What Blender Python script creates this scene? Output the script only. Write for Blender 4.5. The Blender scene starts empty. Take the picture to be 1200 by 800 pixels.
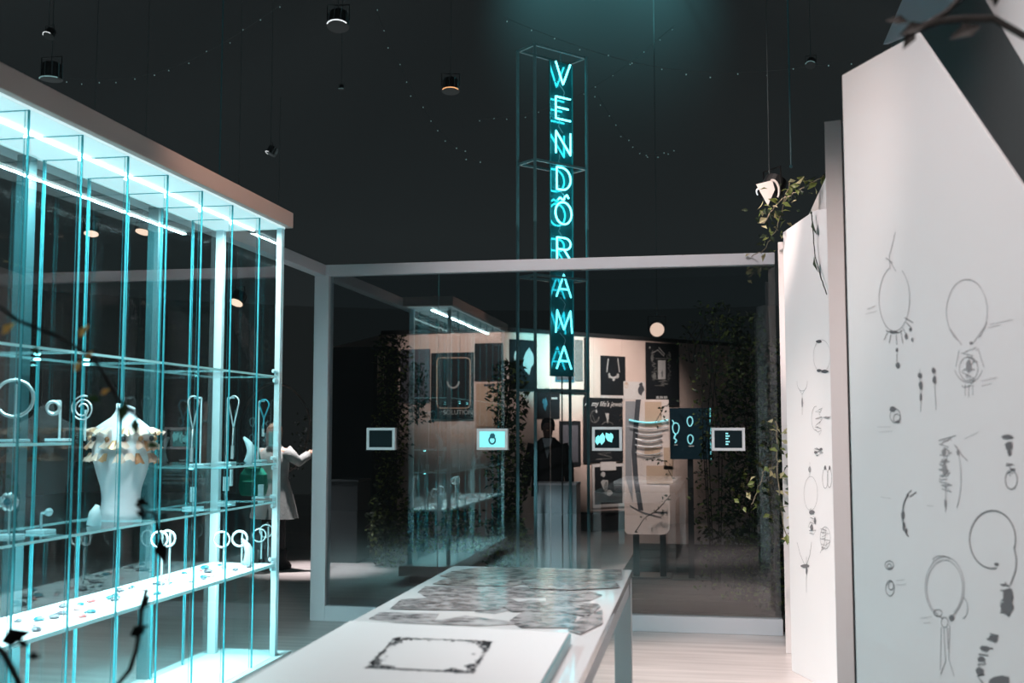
import bpy, bmesh, math, random
from mathutils import Vector as V, Matrix, noise
random.seed(7)
S = bpy.context.scene
COL = S.collection
PI = math.pi

# ---------------------------------------------------------------- camera
FPX, CH, YAW, PITCH = 1286.0, 1.6, math.radians(10.25), math.radians(4.58)
cam_d = bpy.data.cameras.new('camera'); cam = bpy.data.objects.new('camera', cam_d); COL.objects.link(cam)
cam_d.sensor_width = 36; cam_d.lens = 36 * FPX / 1200
cam.location = (0, 0, CH); cam.rotation_euler = (PI / 2 + PITCH, 0, YAW)
cam_d.clip_start = .05; cam_d.clip_end = 200
cam_d.dof.use_dof = True; cam_d.dof.focus_distance = 7.5; cam_d.dof.aperture_fstop = 2.6
S.camera = cam
# ---------------------------------------------------------------- world, exposure
W = bpy.data.worlds.new('world'); S.world = W; W.use_nodes = True
W.node_tree.nodes['Background'].inputs[0].default_value = (.80, .98, 1.0, 1)
W.node_tree.nodes['Background'].inputs[1].default_value = .0125
S.view_settings.view_transform = 'Standard'; S.view_settings.look = 'None'
S.view_settings.exposure = 0; S.view_settings.gamma = 1; S.view_settings.use_curve_mapping = False
S.cycles.transparent_max_bounces = 40; S.cycles.max_bounces = 8; S.cycles.glossy_bounces = 5
S.cycles.sample_clamp_indirect = 4; S.cycles.caustics_reflective = False; S.cycles.caustics_refractive = False

WARM = (1, .80, .72); NEUT = (1, .91, .895); CYAN = (.25, .95, 1); ICE = (.62, .96, 1)
def aim(o, loc, tgt):
    o.location = loc; o.rotation_euler = (V(tgt) - V(loc)).to_track_quat('-Z', 'Y').to_euler()
def spot(loc, tgt, power, size, col=WARM, blend=.5, r=.06):
    l = bpy.data.lights.new('spot_beam', 'SPOT'); l.energy = power; l.color = col; l.spot_size = math.radians(size); l.spot_blend = blend
    l.shadow_soft_size = r; o = bpy.data.objects.new('spot_beam', l); COL.objects.link(o); aim(o, loc, tgt); return o
def area(loc, tgt, power, sx, sy, col):
    l = bpy.data.lights.new('area_light', 'AREA'); l.shape = 'RECTANGLE'; l.size = sx; l.size_y = sy; l.energy = power; l.color = col
    o = bpy.data.objects.new('area_light', l); COL.objects.link(o); aim(o, loc, tgt); return o
# hall spots (some added for effect, none at the fixtures built further down)
spot((-1.1, 1.1, 4.9), (.85, 3.8, 1.3), 640, 50, NEUT, .7, .25)        # onto the near sketch panels
spot((-1.9, 5.4, 5.2), (.6, 7.2, 1.5), 620, 44, NEUT, .6)         # onto the far sketch panel and floor
spot((-.2, 6.0, 5.3), (-.85, 3.5, .9), 800, 40, NEUT, .8)         # onto the table
spot((-.6, 6.4, 5.3), (.0, 7.3, 0), 1250, 34, WARM, .8)           # floor pool before the partition
spot((-1.0, 5.6, 5.4), (-.7, 8.95, 3.0), 430, 60, NEUT, .9)      # frame
spot((-1.2, 4.6, 4.6), (-2.7, 5.9, 2.9), 150, 50, (1, .58, .42), 1.0)      # fascia of the vitrine
spot((-5.2, 12.0, 5.2), (-4.5, 12.15, 0), 2400, 22, NEUT, .9)       # floor pool round the visitor
spot((-3.2, 13.2, 4.8), (-3.6, 16.5, 2.9), 700, 40, WARM, .8)     # poster wall
spot((-.6, 13.6, 4.8), (-1.75, 18.0, 2.2), 3000, 36, WARM, .9)      # poster wall
spot((-1.9, 13.6, 3.6), (-2.45, 17.1, 2.7), 1500, 28, CYAN, .9)    # added cyan spot washing the wall behind the sign

spot((-1.6, 3.4, 4.4), (-2.9, 4.9, 1.45), 420, 16, NEUT, .6)      # added to brighten the bust
spot((-.4, 2.2, 5.2), (.52, 5.3, 1.6), 260, 22, WARM, .7)         # added to brighten the panel edges
spot((-.8, 6.0, 4.8), (.3, 7.6, 3.2), 420, 20, WARM, .6)          # onto the vine
spot((-1.7, 9.2, 2.85), (-1.76, 12.2, .4), 420, 15, (.8, .95, 1), .8)   # added to brighten the plinth
spot((-1.2, 11.3, 5.9), (-1.4, 15.6, 8.2), 1500, 56, CYAN, 1)       # added cyan spot that boosts the neon glow on the tent cloth
def tent_fill(x, y, z, power, sx, sy, col):                            # added unseen upward light that lifts the dark tent cloth
    o = area((x, y, z), (x, y, z+5), power, sx, sy, col); return o
tent_fill(-1.6, 13, 3.8, 1350, 42, 42, (.80, .98, 1))

# ---------------------------------------------------------------- helpers
FW = V((-math.sin(YAW) * math.cos(PITCH), math.cos(YAW) * math.cos(PITCH), math.sin(PITCH)))
RT = V((math.cos(YAW), math.sin(YAW), 0)); UP = RT.cross(FW); C0 = V((0, 0, CH))
def ray(x, y): return FW * FPX + RT * (x - 600) + UP * (400 - y)
def on_plane(x, y, p, n):
    d = ray(x, y); return C0 + d * ((V(p) - C0).dot(n) / d.dot(n))
def atX(x, y, X): return on_plane(x, y, (X, 0, 0), V((1, 0, 0)))
def atY(x, y, Y): return on_plane(x, y, (0, Y, 0), V((0, 1, 0)))
def atZ(x, y, Z): return on_plane(x, y, (0, 0, Z), V((0, 0, 1)))

class MB:
    def __init__(s): s.b = bmesh.new()
    def box(s, x0, x1, y0, y1, z0, z1):
        vs = [s.b.verts.new(p) for p in ((x0,y0,z0),(x1,y0,z0),(x1,y1,z0),(x0,y1,z0),(x0,y0,z1),(x1,y0,z1),(x1,y1,z1),(x0,y1,z1))]
        for f in ((0,3,2,1),(4,5,6,7),(0,1,5,4),(1,2,6,5),(2,3,7,6),(3,0,4,7)): s.b.faces.new([vs[i] for i in f])
        return s
    def frame_box(s, o, ex, ey, ez):                     # box from a corner and three edge vectors
        o = V(o); ex = V(ex); ey = V(ey); ez = V(ez)
        P = [o, o+ex, o+ex+ey, o+ey, o+ez, o+ex+ez, o+ex+ey+ez, o+ey+ez]
        vs = [s.b.verts.new(p) for p in P]
        for f in ((0,3,2,1),(4,5,6,7),(0,1,5,4),(1,2,6,5),(2,3,7,6),(3,0,4,7)): s.b.faces.new([vs[i] for i in f])
        return s
    def prism(s, pts, off):
        off = V(off); a = [s.b.verts.new(V(p)) for p in pts]; c = [s.b.verts.new(V(p) + off) for p in pts]
        s.b.faces.new(a); s.b.faces.new(c[::-1]); n = len(a)
        for i in range(n): s.b.faces.new((a[i], c[i], c[(i+1) % n], a[(i+1) % n]))
        return s
    def tube(s, pts, r, seg=6, closed=False, radii=None):
        pts = [V(p) for p in pts]; n = len(pts); rings = []; prev = None
        for i, p in enumerate(pts):
            if closed: t = pts[(i+1) % n] - pts[i-1]
            else: t = pts[min(i+1, n-1)] - pts[max(i-1, 0)]
            t.normalize()
            if prev is None: u = t.orthogonal().normalized()
            else: u = (prev - t * prev.dot(t)); u = u.normalized() if u.length > 1e-6 else t.orthogonal().normalized()
            prev = u; w = t.cross(u); rr = radii[i] if radii else r
            rings.append([s.b.verts.new(p + (u * math.cos(a) + w * math.sin(a)) * rr) for a in [2*PI*k/seg for k in range(seg)]])
        m = n if closed else n - 1
        for i in range(m):
            A, B = rings[i], rings[(i+1) % n]
            sh = 0
            if closed and i == n - 1: sh = min(range(seg), key=lambda q: (A[0].co - B[q].co).length)
            for k in range(seg): s.b.faces.new((A[k], A[(k+1) % seg], B[(k+1+sh) % seg], B[(k+sh) % seg]))
        if not closed: s.b.faces.new(rings[0][::-1]); s.b.faces.new(rings[-1])
        return s
    def loft(s, rings, cap=True):
        R = [[s.b.verts.new(p) for p in r] for r in rings]; n = len(R[0])
        for A, B in zip(R, R[1:]):
            for k in range(n): s.b.faces.new((A[k], A[(k+1) % n], B[(k+1) % n], B[k]))
        if cap: s.b.faces.new(R[0][::-1]); s.b.faces.new(R[-1])
        return s
    def lathe(s, prof, c, seg=16, axis=None):
        c = V(c); q = V((0,0,1)).rotation_difference(V(axis)) if axis is not None else None
        def P(r, z, a):
            p = V((r*math.cos(a), r*math.sin(a), z))
            if q: p.rotate(q)
            return c + p
        return s.loft([[P(max(r, 1e-4), z, 2*PI*k/seg) for k in range(seg)] for r, z in prof])
    def ball(s, c, r, seg=8, sc=(1,1,1)):
        m = max(4, seg // 2 + 1)
        return s.loft([[V(c) + V((r*math.sin(t)*math.cos(a)*sc[0], r*math.sin(t)*math.sin(a)*sc[1], -r*math.cos(t)*sc[2])) for a in [2*PI*k/seg for k in range(seg)]] for t in [PI*(.04+.92*i/m) for i in range(m+1)]])
    def leaf(s, p, d, n, L, w, bend=.15):                 # small folded leaf, two-sided, six verts
        p = V(p); d = V(d).normalized(); n = V(n); n = (n - d*n.dot(d)).normalized(); u = d.cross(n)
        a = s.b.verts.new(p); b1 = s.b.verts.new(p + d*L*.45 + u*w*.5 + n*w*bend); b2 = s.b.verts.new(p + d*L*.45 - u*w*.5 + n*w*bend)
        m = s.b.verts.new(p + d*L*.5); t = s.b.verts.new(p + d*L - n*L*bend)
        for f in ((a,b1,m),(a,m,b2),(m,b1,t),(m,t,b2)): s.b.faces.new(f)
        return s
    def ribbon(s, pts, n, w):                              # flat stroke lying on a surface with normal n
        pts = [V(p) for p in pts]; n = V(n); prev = None
        for i, p in enumerate(pts):
            t = pts[min(i+1, len(pts)-1)] - pts[max(i-1, 0)]
            if t.length < 1e-9: continue
            sd = t.normalized().cross(n) * w * .5
            cur = (s.b.verts.new(p + sd), s.b.verts.new(p - sd))
            if prev: s.b.faces.new((prev[0], cur[0], cur[1], prev[1]))
            prev = cur
        return s
    def poly(s, pts): s.b.faces.new([s.b.verts.new(V(p)) for p in pts]); return s

def obj(name, mb, mat, parent=None, label=None, smooth=False, recalc=True, bevel=0, mats=None, **props):
    me = bpy.data.meshes.new(name)
    if recalc: bmesh.ops.recalc_face_normals(mb.b, faces=mb.b.faces[:])
    mb.b.to_mesh(me); mb.b.free()
    if mats:
        for m in mats: me.materials.append(m)
    else: me.materials.append(mat)
    if smooth:
        for f in me.polygons: f.use_smooth = True
    o = bpy.data.objects.new(name, me); COL.objects.link(o)
    if parent: 
        o.parent = parent; o.matrix_parent_inverse = Matrix.Translation(-parent.location) if parent.type == 'EMPTY' else Matrix.Identity(4)
        if parent.type != 'EMPTY': pass
    if bevel:
        md = o.modifiers.new('bevel', 'BEVEL'); md.width = bevel; md.segments = 2; md.limit_method = 'ANGLE'
    if label: o['label'] = label
    for k, v in props.items():
        if v: o[k] = v
    return o
def thing(name, label, cat, loc=(0,0,0), group=None, kind=None):
    o = bpy.data.objects.new(name, None); COL.objects.link(o); o.location = loc; o.empty_display_size = .1
    if label: o['label'] = label
    if cat: o['category'] = cat
    if group: o['group'] = group
    if kind: o['kind'] = kind
    return o
def copy_tree(o, parent=None, delta=None):
    c = o.copy(); COL.objects.link(c)
    if parent: c.parent = parent
    for ch in o.children: copy_tree(ch, c)
    return c
def edge_mat(o, fn, idx=1):
    for f in o.data.polygons:
        if fn(f.normal): f.material_index = idx

# ---------------------------------------------------------------- materials
def srgb(r, g, b): return tuple(((c/255)/12.92 if c/255 <= .04045 else ((c/255+.055)/1.055)**2.4) for c in (r, g, b))
def mat(name, col, rough=.5, metal=0, spec=.5, emit=None, es=1, trans=None, bump=0, bscale=40, var=0, vscale=6, coat=0, alpha=1):
    m = bpy.data.materials.new(name); m.use_nodes = True; nt = m.node_tree; b = nt.nodes['Principled BSDF']
    b.inputs['Base Color'].default_value = (*col, 1); b.inputs['Roughness'].default_value = rough; b.inputs['Metallic'].default_value = metal
    b.inputs['Specular IOR Level'].default_value = spec; b.inputs['Coat Weight'].default_value = coat; b.inputs['Coat Roughness'].default_value = .05
    if emit: b.inputs['Emission Color'].default_value = (*emit, 1); b.inputs['Emission Strength'].default_value = es
    if var or bump:
        tc = nt.nodes.new('ShaderNodeTexCoord')
    if var:
        n = nt.nodes.new('ShaderNodeTexNoise'); n.inputs['Scale'].default_value = vscale; n.inputs['Detail'].default_value = 5
        nt.links.new(tc.outputs['Object'], n.inputs['Vector'])
        r = nt.nodes.new('ShaderNodeMix'); r.data_type = 'RGBA'
        r.inputs[6].default_value = (*[c*(1-var) for c in col], 1); r.inputs[7].default_value = (*[min(1, c*(1+var)) for c in col], 1)
        nt.links.new(n.outputs['Fac'], r.inputs[0]); nt.links.new(r.outputs[2], b.inputs['Base Color'])
    if bump:
        n = nt.nodes.new('ShaderNodeTexNoise'); n.inputs['Scale'].default_value = bscale; n.inputs['Detail'].default_value = 4
        nt.links.new(tc.outputs['Object'], n.inputs['Vector'])
        bp = nt.nodes.new('ShaderNodeBump'); bp.inputs['Strength'].default_value = bump; bp.inputs['Distance'].default_value = .01
        nt.links.new(n.outputs['Fac'], bp.inputs['Height']); nt.links.new(bp.outputs[0], b.inputs['Normal'])
    if trans is not None:                                   # thin translucent sheet such as a leaf
        t = nt.nodes.new('ShaderNodeBsdfTranslucent'); t.inputs[0].default_value = (*trans, 1)
        mx = nt.nodes.new('ShaderNodeMixShader'); mx.inputs[0].default_value = .35
        nt.links.new(b.outputs[0], mx.inputs[1]); nt.links.new(t.outputs[0], mx.inputs[2]); nt.links.new(mx.outputs[0], nt.nodes['Material Output'].inputs[0])
    return m
def glass(name, tint, base=.04, ior=1.5, rough=0.0, gcol=(1,1,1)):
    m = bpy.data.materials.new(name); m.use_nodes = True; nt = m.node_tree; nt.nodes.remove(nt.nodes['Principled BSDF'])
    t = nt.nodes.new('ShaderNodeBsdfTransparent'); t.inputs[0].default_value = (*tint, 1)
    g = nt.nodes.new('ShaderNodeBsdfGlossy'); g.inputs['Roughness'].default_value = rough; g.inputs[0].default_value = (*gcol, 1)
    f = nt.nodes.new('ShaderNodeFresnel'); f.inputs[0].default_value = ior
    geo = nt.nodes.new('ShaderNodeNewGeometry')
    a = nt.nodes.new('ShaderNodeMath'); a.operation = 'ADD'; a.inputs[1].default_value = base; a.use_clamp = True
    # reflect from outer faces only, so a thin pane gives one clean image
    k = nt.nodes.new('ShaderNodeMath'); k.operation = 'SUBTRACT'; k.inputs[0].default_value = 1
    mu = nt.nodes.new('ShaderNodeMath'); mu.operation = 'MULTIPLY'
    nt.links.new(geo.outputs['Backfacing'], k.inputs[1]); nt.links.new(f.outputs[0], a.inputs[0])
    nt.links.new(a.outputs[0], mu.inputs[0]); nt.links.new(k.outputs[0], mu.inputs[1])
    mx = nt.nodes.new('ShaderNodeMixShader'); nt.links.new(mu.outputs[0], mx.inputs[0])
    nt.links.new(t.outputs[0], mx.inputs[1]); nt.links.new(g.outputs[0], mx.inputs[2]); nt.links.new(mx.outputs[0], nt.nodes['Material Output'].inputs[0])
    return m
def glass_edge(name, col):
    m = bpy.data.materials.new(name); m.use_nodes = True; nt = m.node_tree; nt.nodes.remove(nt.nodes['Principled BSDF'])
    d = nt.nodes.new('ShaderNodeBsdfDiffuse'); d.inputs[0].default_value = (*col, 1)
    e = nt.nodes.new('ShaderNodeEmission'); e.inputs[0].default_value = (*col, 1); e.inputs[1].default_value = .30   # light piped through the sheet by the LED strips
    ad = nt.nodes.new('ShaderNodeAddShader'); nt.links.new(d.outputs[0], ad.inputs[0]); nt.links.new(e.outputs[0], ad.inputs[1])
    nt.links.new(ad.outputs[0], nt.nodes['Material Output'].inputs[0]); return m

M = {}
M['white'] = mat('white_lacquer', (.72, .69, .70), .45, bump=.03, bscale=120)
M['frame'] = mat('frame_white', (.66, .64, .68), .5, bump=.03, bscale=90)
M['fascia'] = mat('fascia_white', (.60, .50, .47), .5, bump=.02, bscale=90)
M['panel'] = mat('panel_white', (.78, .75, .76), .7, bump=.04, bscale=150, var=.015, vscale=2)
M['panel_edge'] = mat('panel_edge_white', (.76, .69, .69), .6)
M['darkgrey'] = mat('dark_grey_paint', (.05, .058, .062), .7, bump=.05)
M['black'] = mat('black_metal', (.012, .013, .014), .4)
M['blackmatte'] = mat('black_matte', (.01, .011, .012), .8)
M['cable'] = mat('cable_dark', (.05, .06, .062), .5)
M['chrome'] = mat('bright_steel', (.55, .6, .62), .2, metal=1)
M['vglass'] = glass('vitrine_glass', (.95, .99, .99), .02, 1.5)
M['pglass'] = glass('partition_glass', (.72, .77, .79), .105, 1.5)
M['pedge'] = mat('pane_edge_dark_teal', (.02, .10, .11), .3)
M['edge'] = glass_edge('glass_edge_teal', (.045, .27, .31))
M['edgeb'] = glass_edge('glass_edge_bright', (.42, .85, .9))
M['shelf'] = glass('shelf_glass', (.90, .975, .98), .06, 1.5)
M['ledpanel'] = mat('light_panel', (.7, .85, .88), .5, emit=(.62, .88, .93), es=.8)
M['led'] = mat('led_strip', (1, 1, 1), .5, emit=(.8, 1, 1), es=5)
M['puck'] = mat('led_puck', (1, 1, 1), .5, emit=(.25, .95, 1), es=9)
M['board'] = mat('display_board_white', (.86, .84, .85), .5)
M['acrylic'] = mat('white_acrylic', (.8, .86, .88), .3, trans=(.7, .95, 1))
M['silver'] = mat('silver_jewellery', (.85, .88, .9), .25, metal=.6, bump=.3, bscale=300)
M['bust'] = mat('bust_white', (.80, .78, .82), .45, bump=.03)
M['gold'] = mat('gold_petal', (.55, .27, .15), .35, metal=.5)
M['pinkpetal'] = mat('pink_petal', (.80, .52, .42), .5, trans=(.8, .55, .45))
M['neon'] = mat('neon_tube', (.2, .9, 1), .3, emit=(.13, .86, .93), es=5.4)
M['neonwire'] = mat('neon_wire', (.3, .5, .55), .4)
M['plate'] = mat('sign_backing', (.06, .34, .38), .05, metal=.6)
M['towersteel'] = mat('tower_steel', (.17, .36, .39), .35, metal=.2)
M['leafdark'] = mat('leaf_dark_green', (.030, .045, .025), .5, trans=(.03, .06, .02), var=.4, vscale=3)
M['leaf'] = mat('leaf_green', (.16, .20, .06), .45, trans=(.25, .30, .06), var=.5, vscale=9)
M['leafyellow'] = mat('leaf_pale', (.55, .50, .30), .5, trans=(.5, .42, .15))
M['leaforange'] = mat('leaf_orange', (.75, .36, .14), .5, trans=(.8, .38, .1))
M['twig'] = mat('twig_dark', (.022, .018, .016), .8, bump=.3)
M['twigpale'] = mat('twig_pale', (.30, .24, .17), .8, bump=.3)
M['pencil'] = mat('pencil_line', (.30, .29, .30), .9)
M['ink'] = mat('ink_dark', (.07, .07, .08), .9)
M['inkmid'] = mat('ink_mid', (.16, .155, .165), .9)
M['faint'] = mat('pencil_faint', (.55, .53, .535), .9)
M['hair'] = mat('brown_hair', (.11, .06, .035), .6, bump=.6, bscale=120)
M['skin'] = mat('skin', (.55, .33, .25), .5)
M['coat'] = mat('grey_wool_coat', (.36, .38, .38), .9, bump=.6, bscale=60, var=.25, vscale=18)
M['legging'] = mat('black_cotton', (.012, .012, .014), .85)
M['bag'] = mat('green_leather', (.03, .42, .30), .45)
M['lens'] = mat('lamp_lens', (1, .8, .7), .3, emit=(1, .62, .46), es=1.5)
M['lensdim'] = mat('lamp_lens_rim', (1, .85, .75), .3, emit=(.9, .95, 1), es=.9)
M['lensorange'] = mat('lamp_lens_orange', (1, .5, .2), .3, emit=(1, .45, .2), es=.9)
M['tiny'] = mat('fairy_bulb', (.5, .7, .7), .3, emit=(.45, .8, .8), es=.16)
M['wallwood'] = mat('wall_pink_wood', (.80, .60, .52), .7, bump=.05, bscale=20, var=.05, vscale=3)
M['paper'] = mat('paper_white', (.75, .68, .65), .8)
M['beige'] = mat('paper_beige', (.62, .42, .30), .8)
M['posterblack'] = mat('poster_black', (.012, .014, .017), .55, var=.3, vscale=8)
M['postergrey'] = mat('poster_grey', (.12, .12, .14), .6, var=.3, vscale=4)
M['posterteal'] = mat('poster_blue', (.05, .18, .24), .5, var=.5, vscale=5)
M['print_light'] = mat('print_light', (.55, .52, .50), .7)
M['print_mid'] = mat('print_mid', (.20, .19, .18), .7, var=.6, vscale=25)
M['screen_cyan'] = mat('screen_cyan', (.1, .5, .5), .3, emit=(.30, .85, .88), es=.85)
M['screen_dark'] = mat('screen_dark', (.01, .015, .018), .15, emit=(.002, .005, .006), es=1)
M['screen_teal'] = mat('screen_teal', (.02, .2, .25), .3, emit=(.02, .16, .2), es=.8)
M['screen_ink'] = mat('screen_image_dark', (.01, .06, .08), .3, emit=(.005, .06, .08), es=1)
M['screen_line'] = mat('screen_line', (.3, .8, .85), .3, emit=(.35, .85, .9), es=.9)
M['bezel'] = mat('bezel_white', (.75, .74, .76), .4)

# floor: pale poured floor, faint joints and slight gloss
def floor_mat():
    m = mat('floor_resin', (.50, .46, .46), .33, spec=.5, bump=.02, bscale=6); nt = m.node_tree; b = nt.nodes['Principled BSDF']
    tc = nt.nodes.new('ShaderNodeTexCoord'); mp = nt.nodes.new('ShaderNodeMapping'); mp.inputs['Scale'].default_value = (.5, 6, 1)
    n = nt.nodes.new('ShaderNodeTexNoise'); n.inputs['Scale'].default_value = 2.0; n.inputs['Detail'].default_value = 6
    r = nt.nodes.new('ShaderNodeValToRGB'); r.color_ramp.elements[0].color = (.40, .365, .365, 1); r.color_ramp.elements[1].color = (.60, .555, .55, 1)
    r.color_ramp.elements[0].position = .3; r.color_ramp.elements[1].position = .7
    nt.links.new(tc.outputs['Object'], mp.inputs[0]); nt.links.new(mp.outputs[0], n.inputs['Vector']); nt.links.new(n.outputs['Fac'], r.inputs[0]); nt.links.new(r.outputs[0], b.inputs['Base Color'])
    return m
M['floor'] = floor_mat()
# print for the photographs on the table
def photo_mat(name, lo, hi, sc, seed):
    m = mat(name, (.3, .3, .3), .07, spec=.9, bump=.12, bscale=30); nt = m.node_tree; b = nt.nodes['Principled BSDF']
    tc = nt.nodes.new('ShaderNodeTexCoord'); mp = nt.nodes.new('ShaderNodeMapping'); mp.inputs['Location'].default_value = (seed, seed*2, 0); mp.inputs['Scale'].default_value = (1, 1.6, 1)
    n = nt.nodes.new('ShaderNodeTexNoise'); n.inputs['Scale'].default_value = sc; n.inputs['Detail'].default_value = 9; n.inputs['Roughness'].default_value = .7
    v = nt.nodes.new('ShaderNodeTexVoronoi'); v.inputs['Scale'].default_value = sc*2.2
    mx = nt.nodes.new('ShaderNodeMath'); mx.operation = 'MULTIPLY_ADD'; mx.inputs[1].default_value = .35
    r = nt.nodes.new('ShaderNodeValToRGB'); r.color_ramp.elements[0].position = .50; r.color_ramp.elements[1].position = .80
    r.color_ramp.elements[0].color = (*lo, 1); r.color_ramp.elements[1].color = (*hi, 1)
    nt.links.new(tc.outputs['Object'], mp.inputs[0]); nt.links.new(mp.outputs[0], n.inputs['Vector']); nt.links.new(mp.outputs[0], v.inputs['Vector'])
    nt.links.new(v.outputs['Distance'], mx.inputs[0]); nt.links.new(n.outputs['Fac'], mx.inputs[2]); nt.links.new(mx.outputs[0], r.inputs[0]); nt.links.new(r.outputs[0], b.inputs['Base Color'])
    return m
M['ph0'] = photo_mat('photo_dark', (.015, .015, .02), (.60, .54, .53), 9, 1)
M['ph1'] = photo_mat('photo_mid', (.045, .04, .045), (.52, .48, .49), 11, 4)
M['ph2'] = photo_mat('photo_soft', (.11, .10, .11), (.62, .58, .59), 8, 7)

# ---------------------------------------------------------------- setting: floor, tent, walls
obj('floor', MB().box(-16, 8, -3, 26, -.1, 0), M['floor'], kind='structure')
def tent():
    m = MB(); cx, cy, zt = -1.6, 12.0, 8.2; N = 48; rings = []
    for j in range(15):
        t = j / 14; r = .4 + t * 17
        ring = []
        for k in range(N):
            a = 2*PI*k/N; fold = .5 + .5*math.cos(a*8)
            z = zt - 3.4 * t**.8 - .30 * (1-fold) * math.sin(PI*min(1, t*1.4))**.8 - (0 if t < .9 else 0)
            ring.append(V((cx + r*math.cos(a), cy + r*math.sin(a), z)))
        rings.append(ring)
    m.loft(rings, cap=False); m.poly([p for p in rings[0]])
    return m
M['tent'] = mat('tent_cloth', (.028, .030, .032), .9, bump=.2, bscale=3)
obj('ceiling', tent(), M['tent'], smooth=True, kind='structure')
# wall behind the sketch panels
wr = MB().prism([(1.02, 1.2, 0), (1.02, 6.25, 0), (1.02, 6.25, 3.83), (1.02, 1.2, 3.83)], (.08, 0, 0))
obj('wall_right', wr, mat('wall_shade_slate', (.085, .10, .105), .75, bump=.04, var=.08, vscale=1.5), kind='structure', bevel=.004)  # slate colour paints the sketch panel's shadow over the whole wall
obj('trim_3', MB().prism([atX(px, py, 1.015) for px, py in ((1165, 0), (1200, 57), (1275, 178), (1275, -90), (1120, -90))], (-.03, 0, 0)), M['panel'], kind='structure', bevel=.003)  # pale slab stands in for the lit wall above the shadow
obj('trim_4', MB().prism([atX(px, py, 1.015) for px, py in ((1041, 52), (1063, 2), (1085, -38), (1160, -38), (1128, 2), (1080, 36))], (-.03, 0, 0)), mat('wall_lit_lavender', (.62, .60, .68), .6), kind='structure', bevel=.003)  # lavender slab paints another lit part of the wall
# dark timber deck behind the glass
dk_ = thing('floor_deck', None, None, (.2, 12, 0), kind='structure')
for i in range(19):
    obj('plank', MB().box(-1.0, 1.0, 9.1+i*.34, 9.1+i*.34+.33, .001, .02+.002*(i % 3)), M.setdefault('deck%d' % (i % 3), mat('deck_dark', ((.040,.034,.032),(.055,.046,.043),(.030,.026,.025))[i % 3], .7, spec=.15, var=.3, vscale=4)), dk_)
# poster wall, three facets
WA, WB, WC, WD = V((-7.3, 19.8, 0)), V((-5.13, 16.72, 0)), V((-3.14, 16.42, 0)), V((1.1, 20.95, 0))
wb = thing('wall_back', None, None, (-3, 16.5, 0), kind='structure')
def facet(a, b, h, nm='plank', w=.62):
    d = (b-a); L = d.length; d.normalize(); n = V((d.y, -d.x, 0));
    if n.y > 0: n = -n
    k = max(1, round(L/w)); w = L/k
    for i in range(k):
        obj(nm, MB().frame_box(a + d*(i*w+.002), d*(w-.004), -n*.05, V((0,0,h))), M['wallwood'], wb)
facet(WB, WA, 3.1); facet(WB, WC, 3.1); facet(WC, WD, 3.1)
obj('cap_rail', MB().frame_box(WC + V((0,-.03,3.1)), WD-WC, V((-.05,.05,0)), V((0,0,.06))), M['blackmatte'], wb)
obj('cap_rail', MB().frame_box(WB + V((0,-.03,3.1)), WC-WB, V((0,.08,0)), V((0,0,.06))), M['blackmatte'], wb)

# ---------------------------------------------------------------- glass partition with its white frame
PY = 8.92
gp = thing('window_1', None, None, (-1.3, PY, 0), kind='structure')
obj('top_beam', MB().box(-3.21, .52, PY, PY+.10, 2.915, 3.01), M['frame'], gp, bevel=.004)
obj('bottom_rail', MB().box(-3.21, .53, PY, PY+.10, .0, .125), M['frame'], gp, bevel=.004)
obj('corner_post', MB().box(-3.34, -3.21, PY, PY+.13, 0, 3.01), M['frame'], gp, bevel=.004)
obj('side_beam', MB().box(-3.34, -3.24, 1.0, PY, 2.915, 3.01), M['frame'], gp, bevel=.004)
for x0, x1 in ((-3.21, -2.253), (-2.247, -1.303), (-1.297, .52)):
    o = obj('glass_pane', MB().box(x0, x1, PY+.04, PY+.052, .125, 2.915), None, gp, mats=[M['pglass'], M['pedge']])
    edge_mat(o, lambda n: abs(n.x) > .9)
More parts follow.
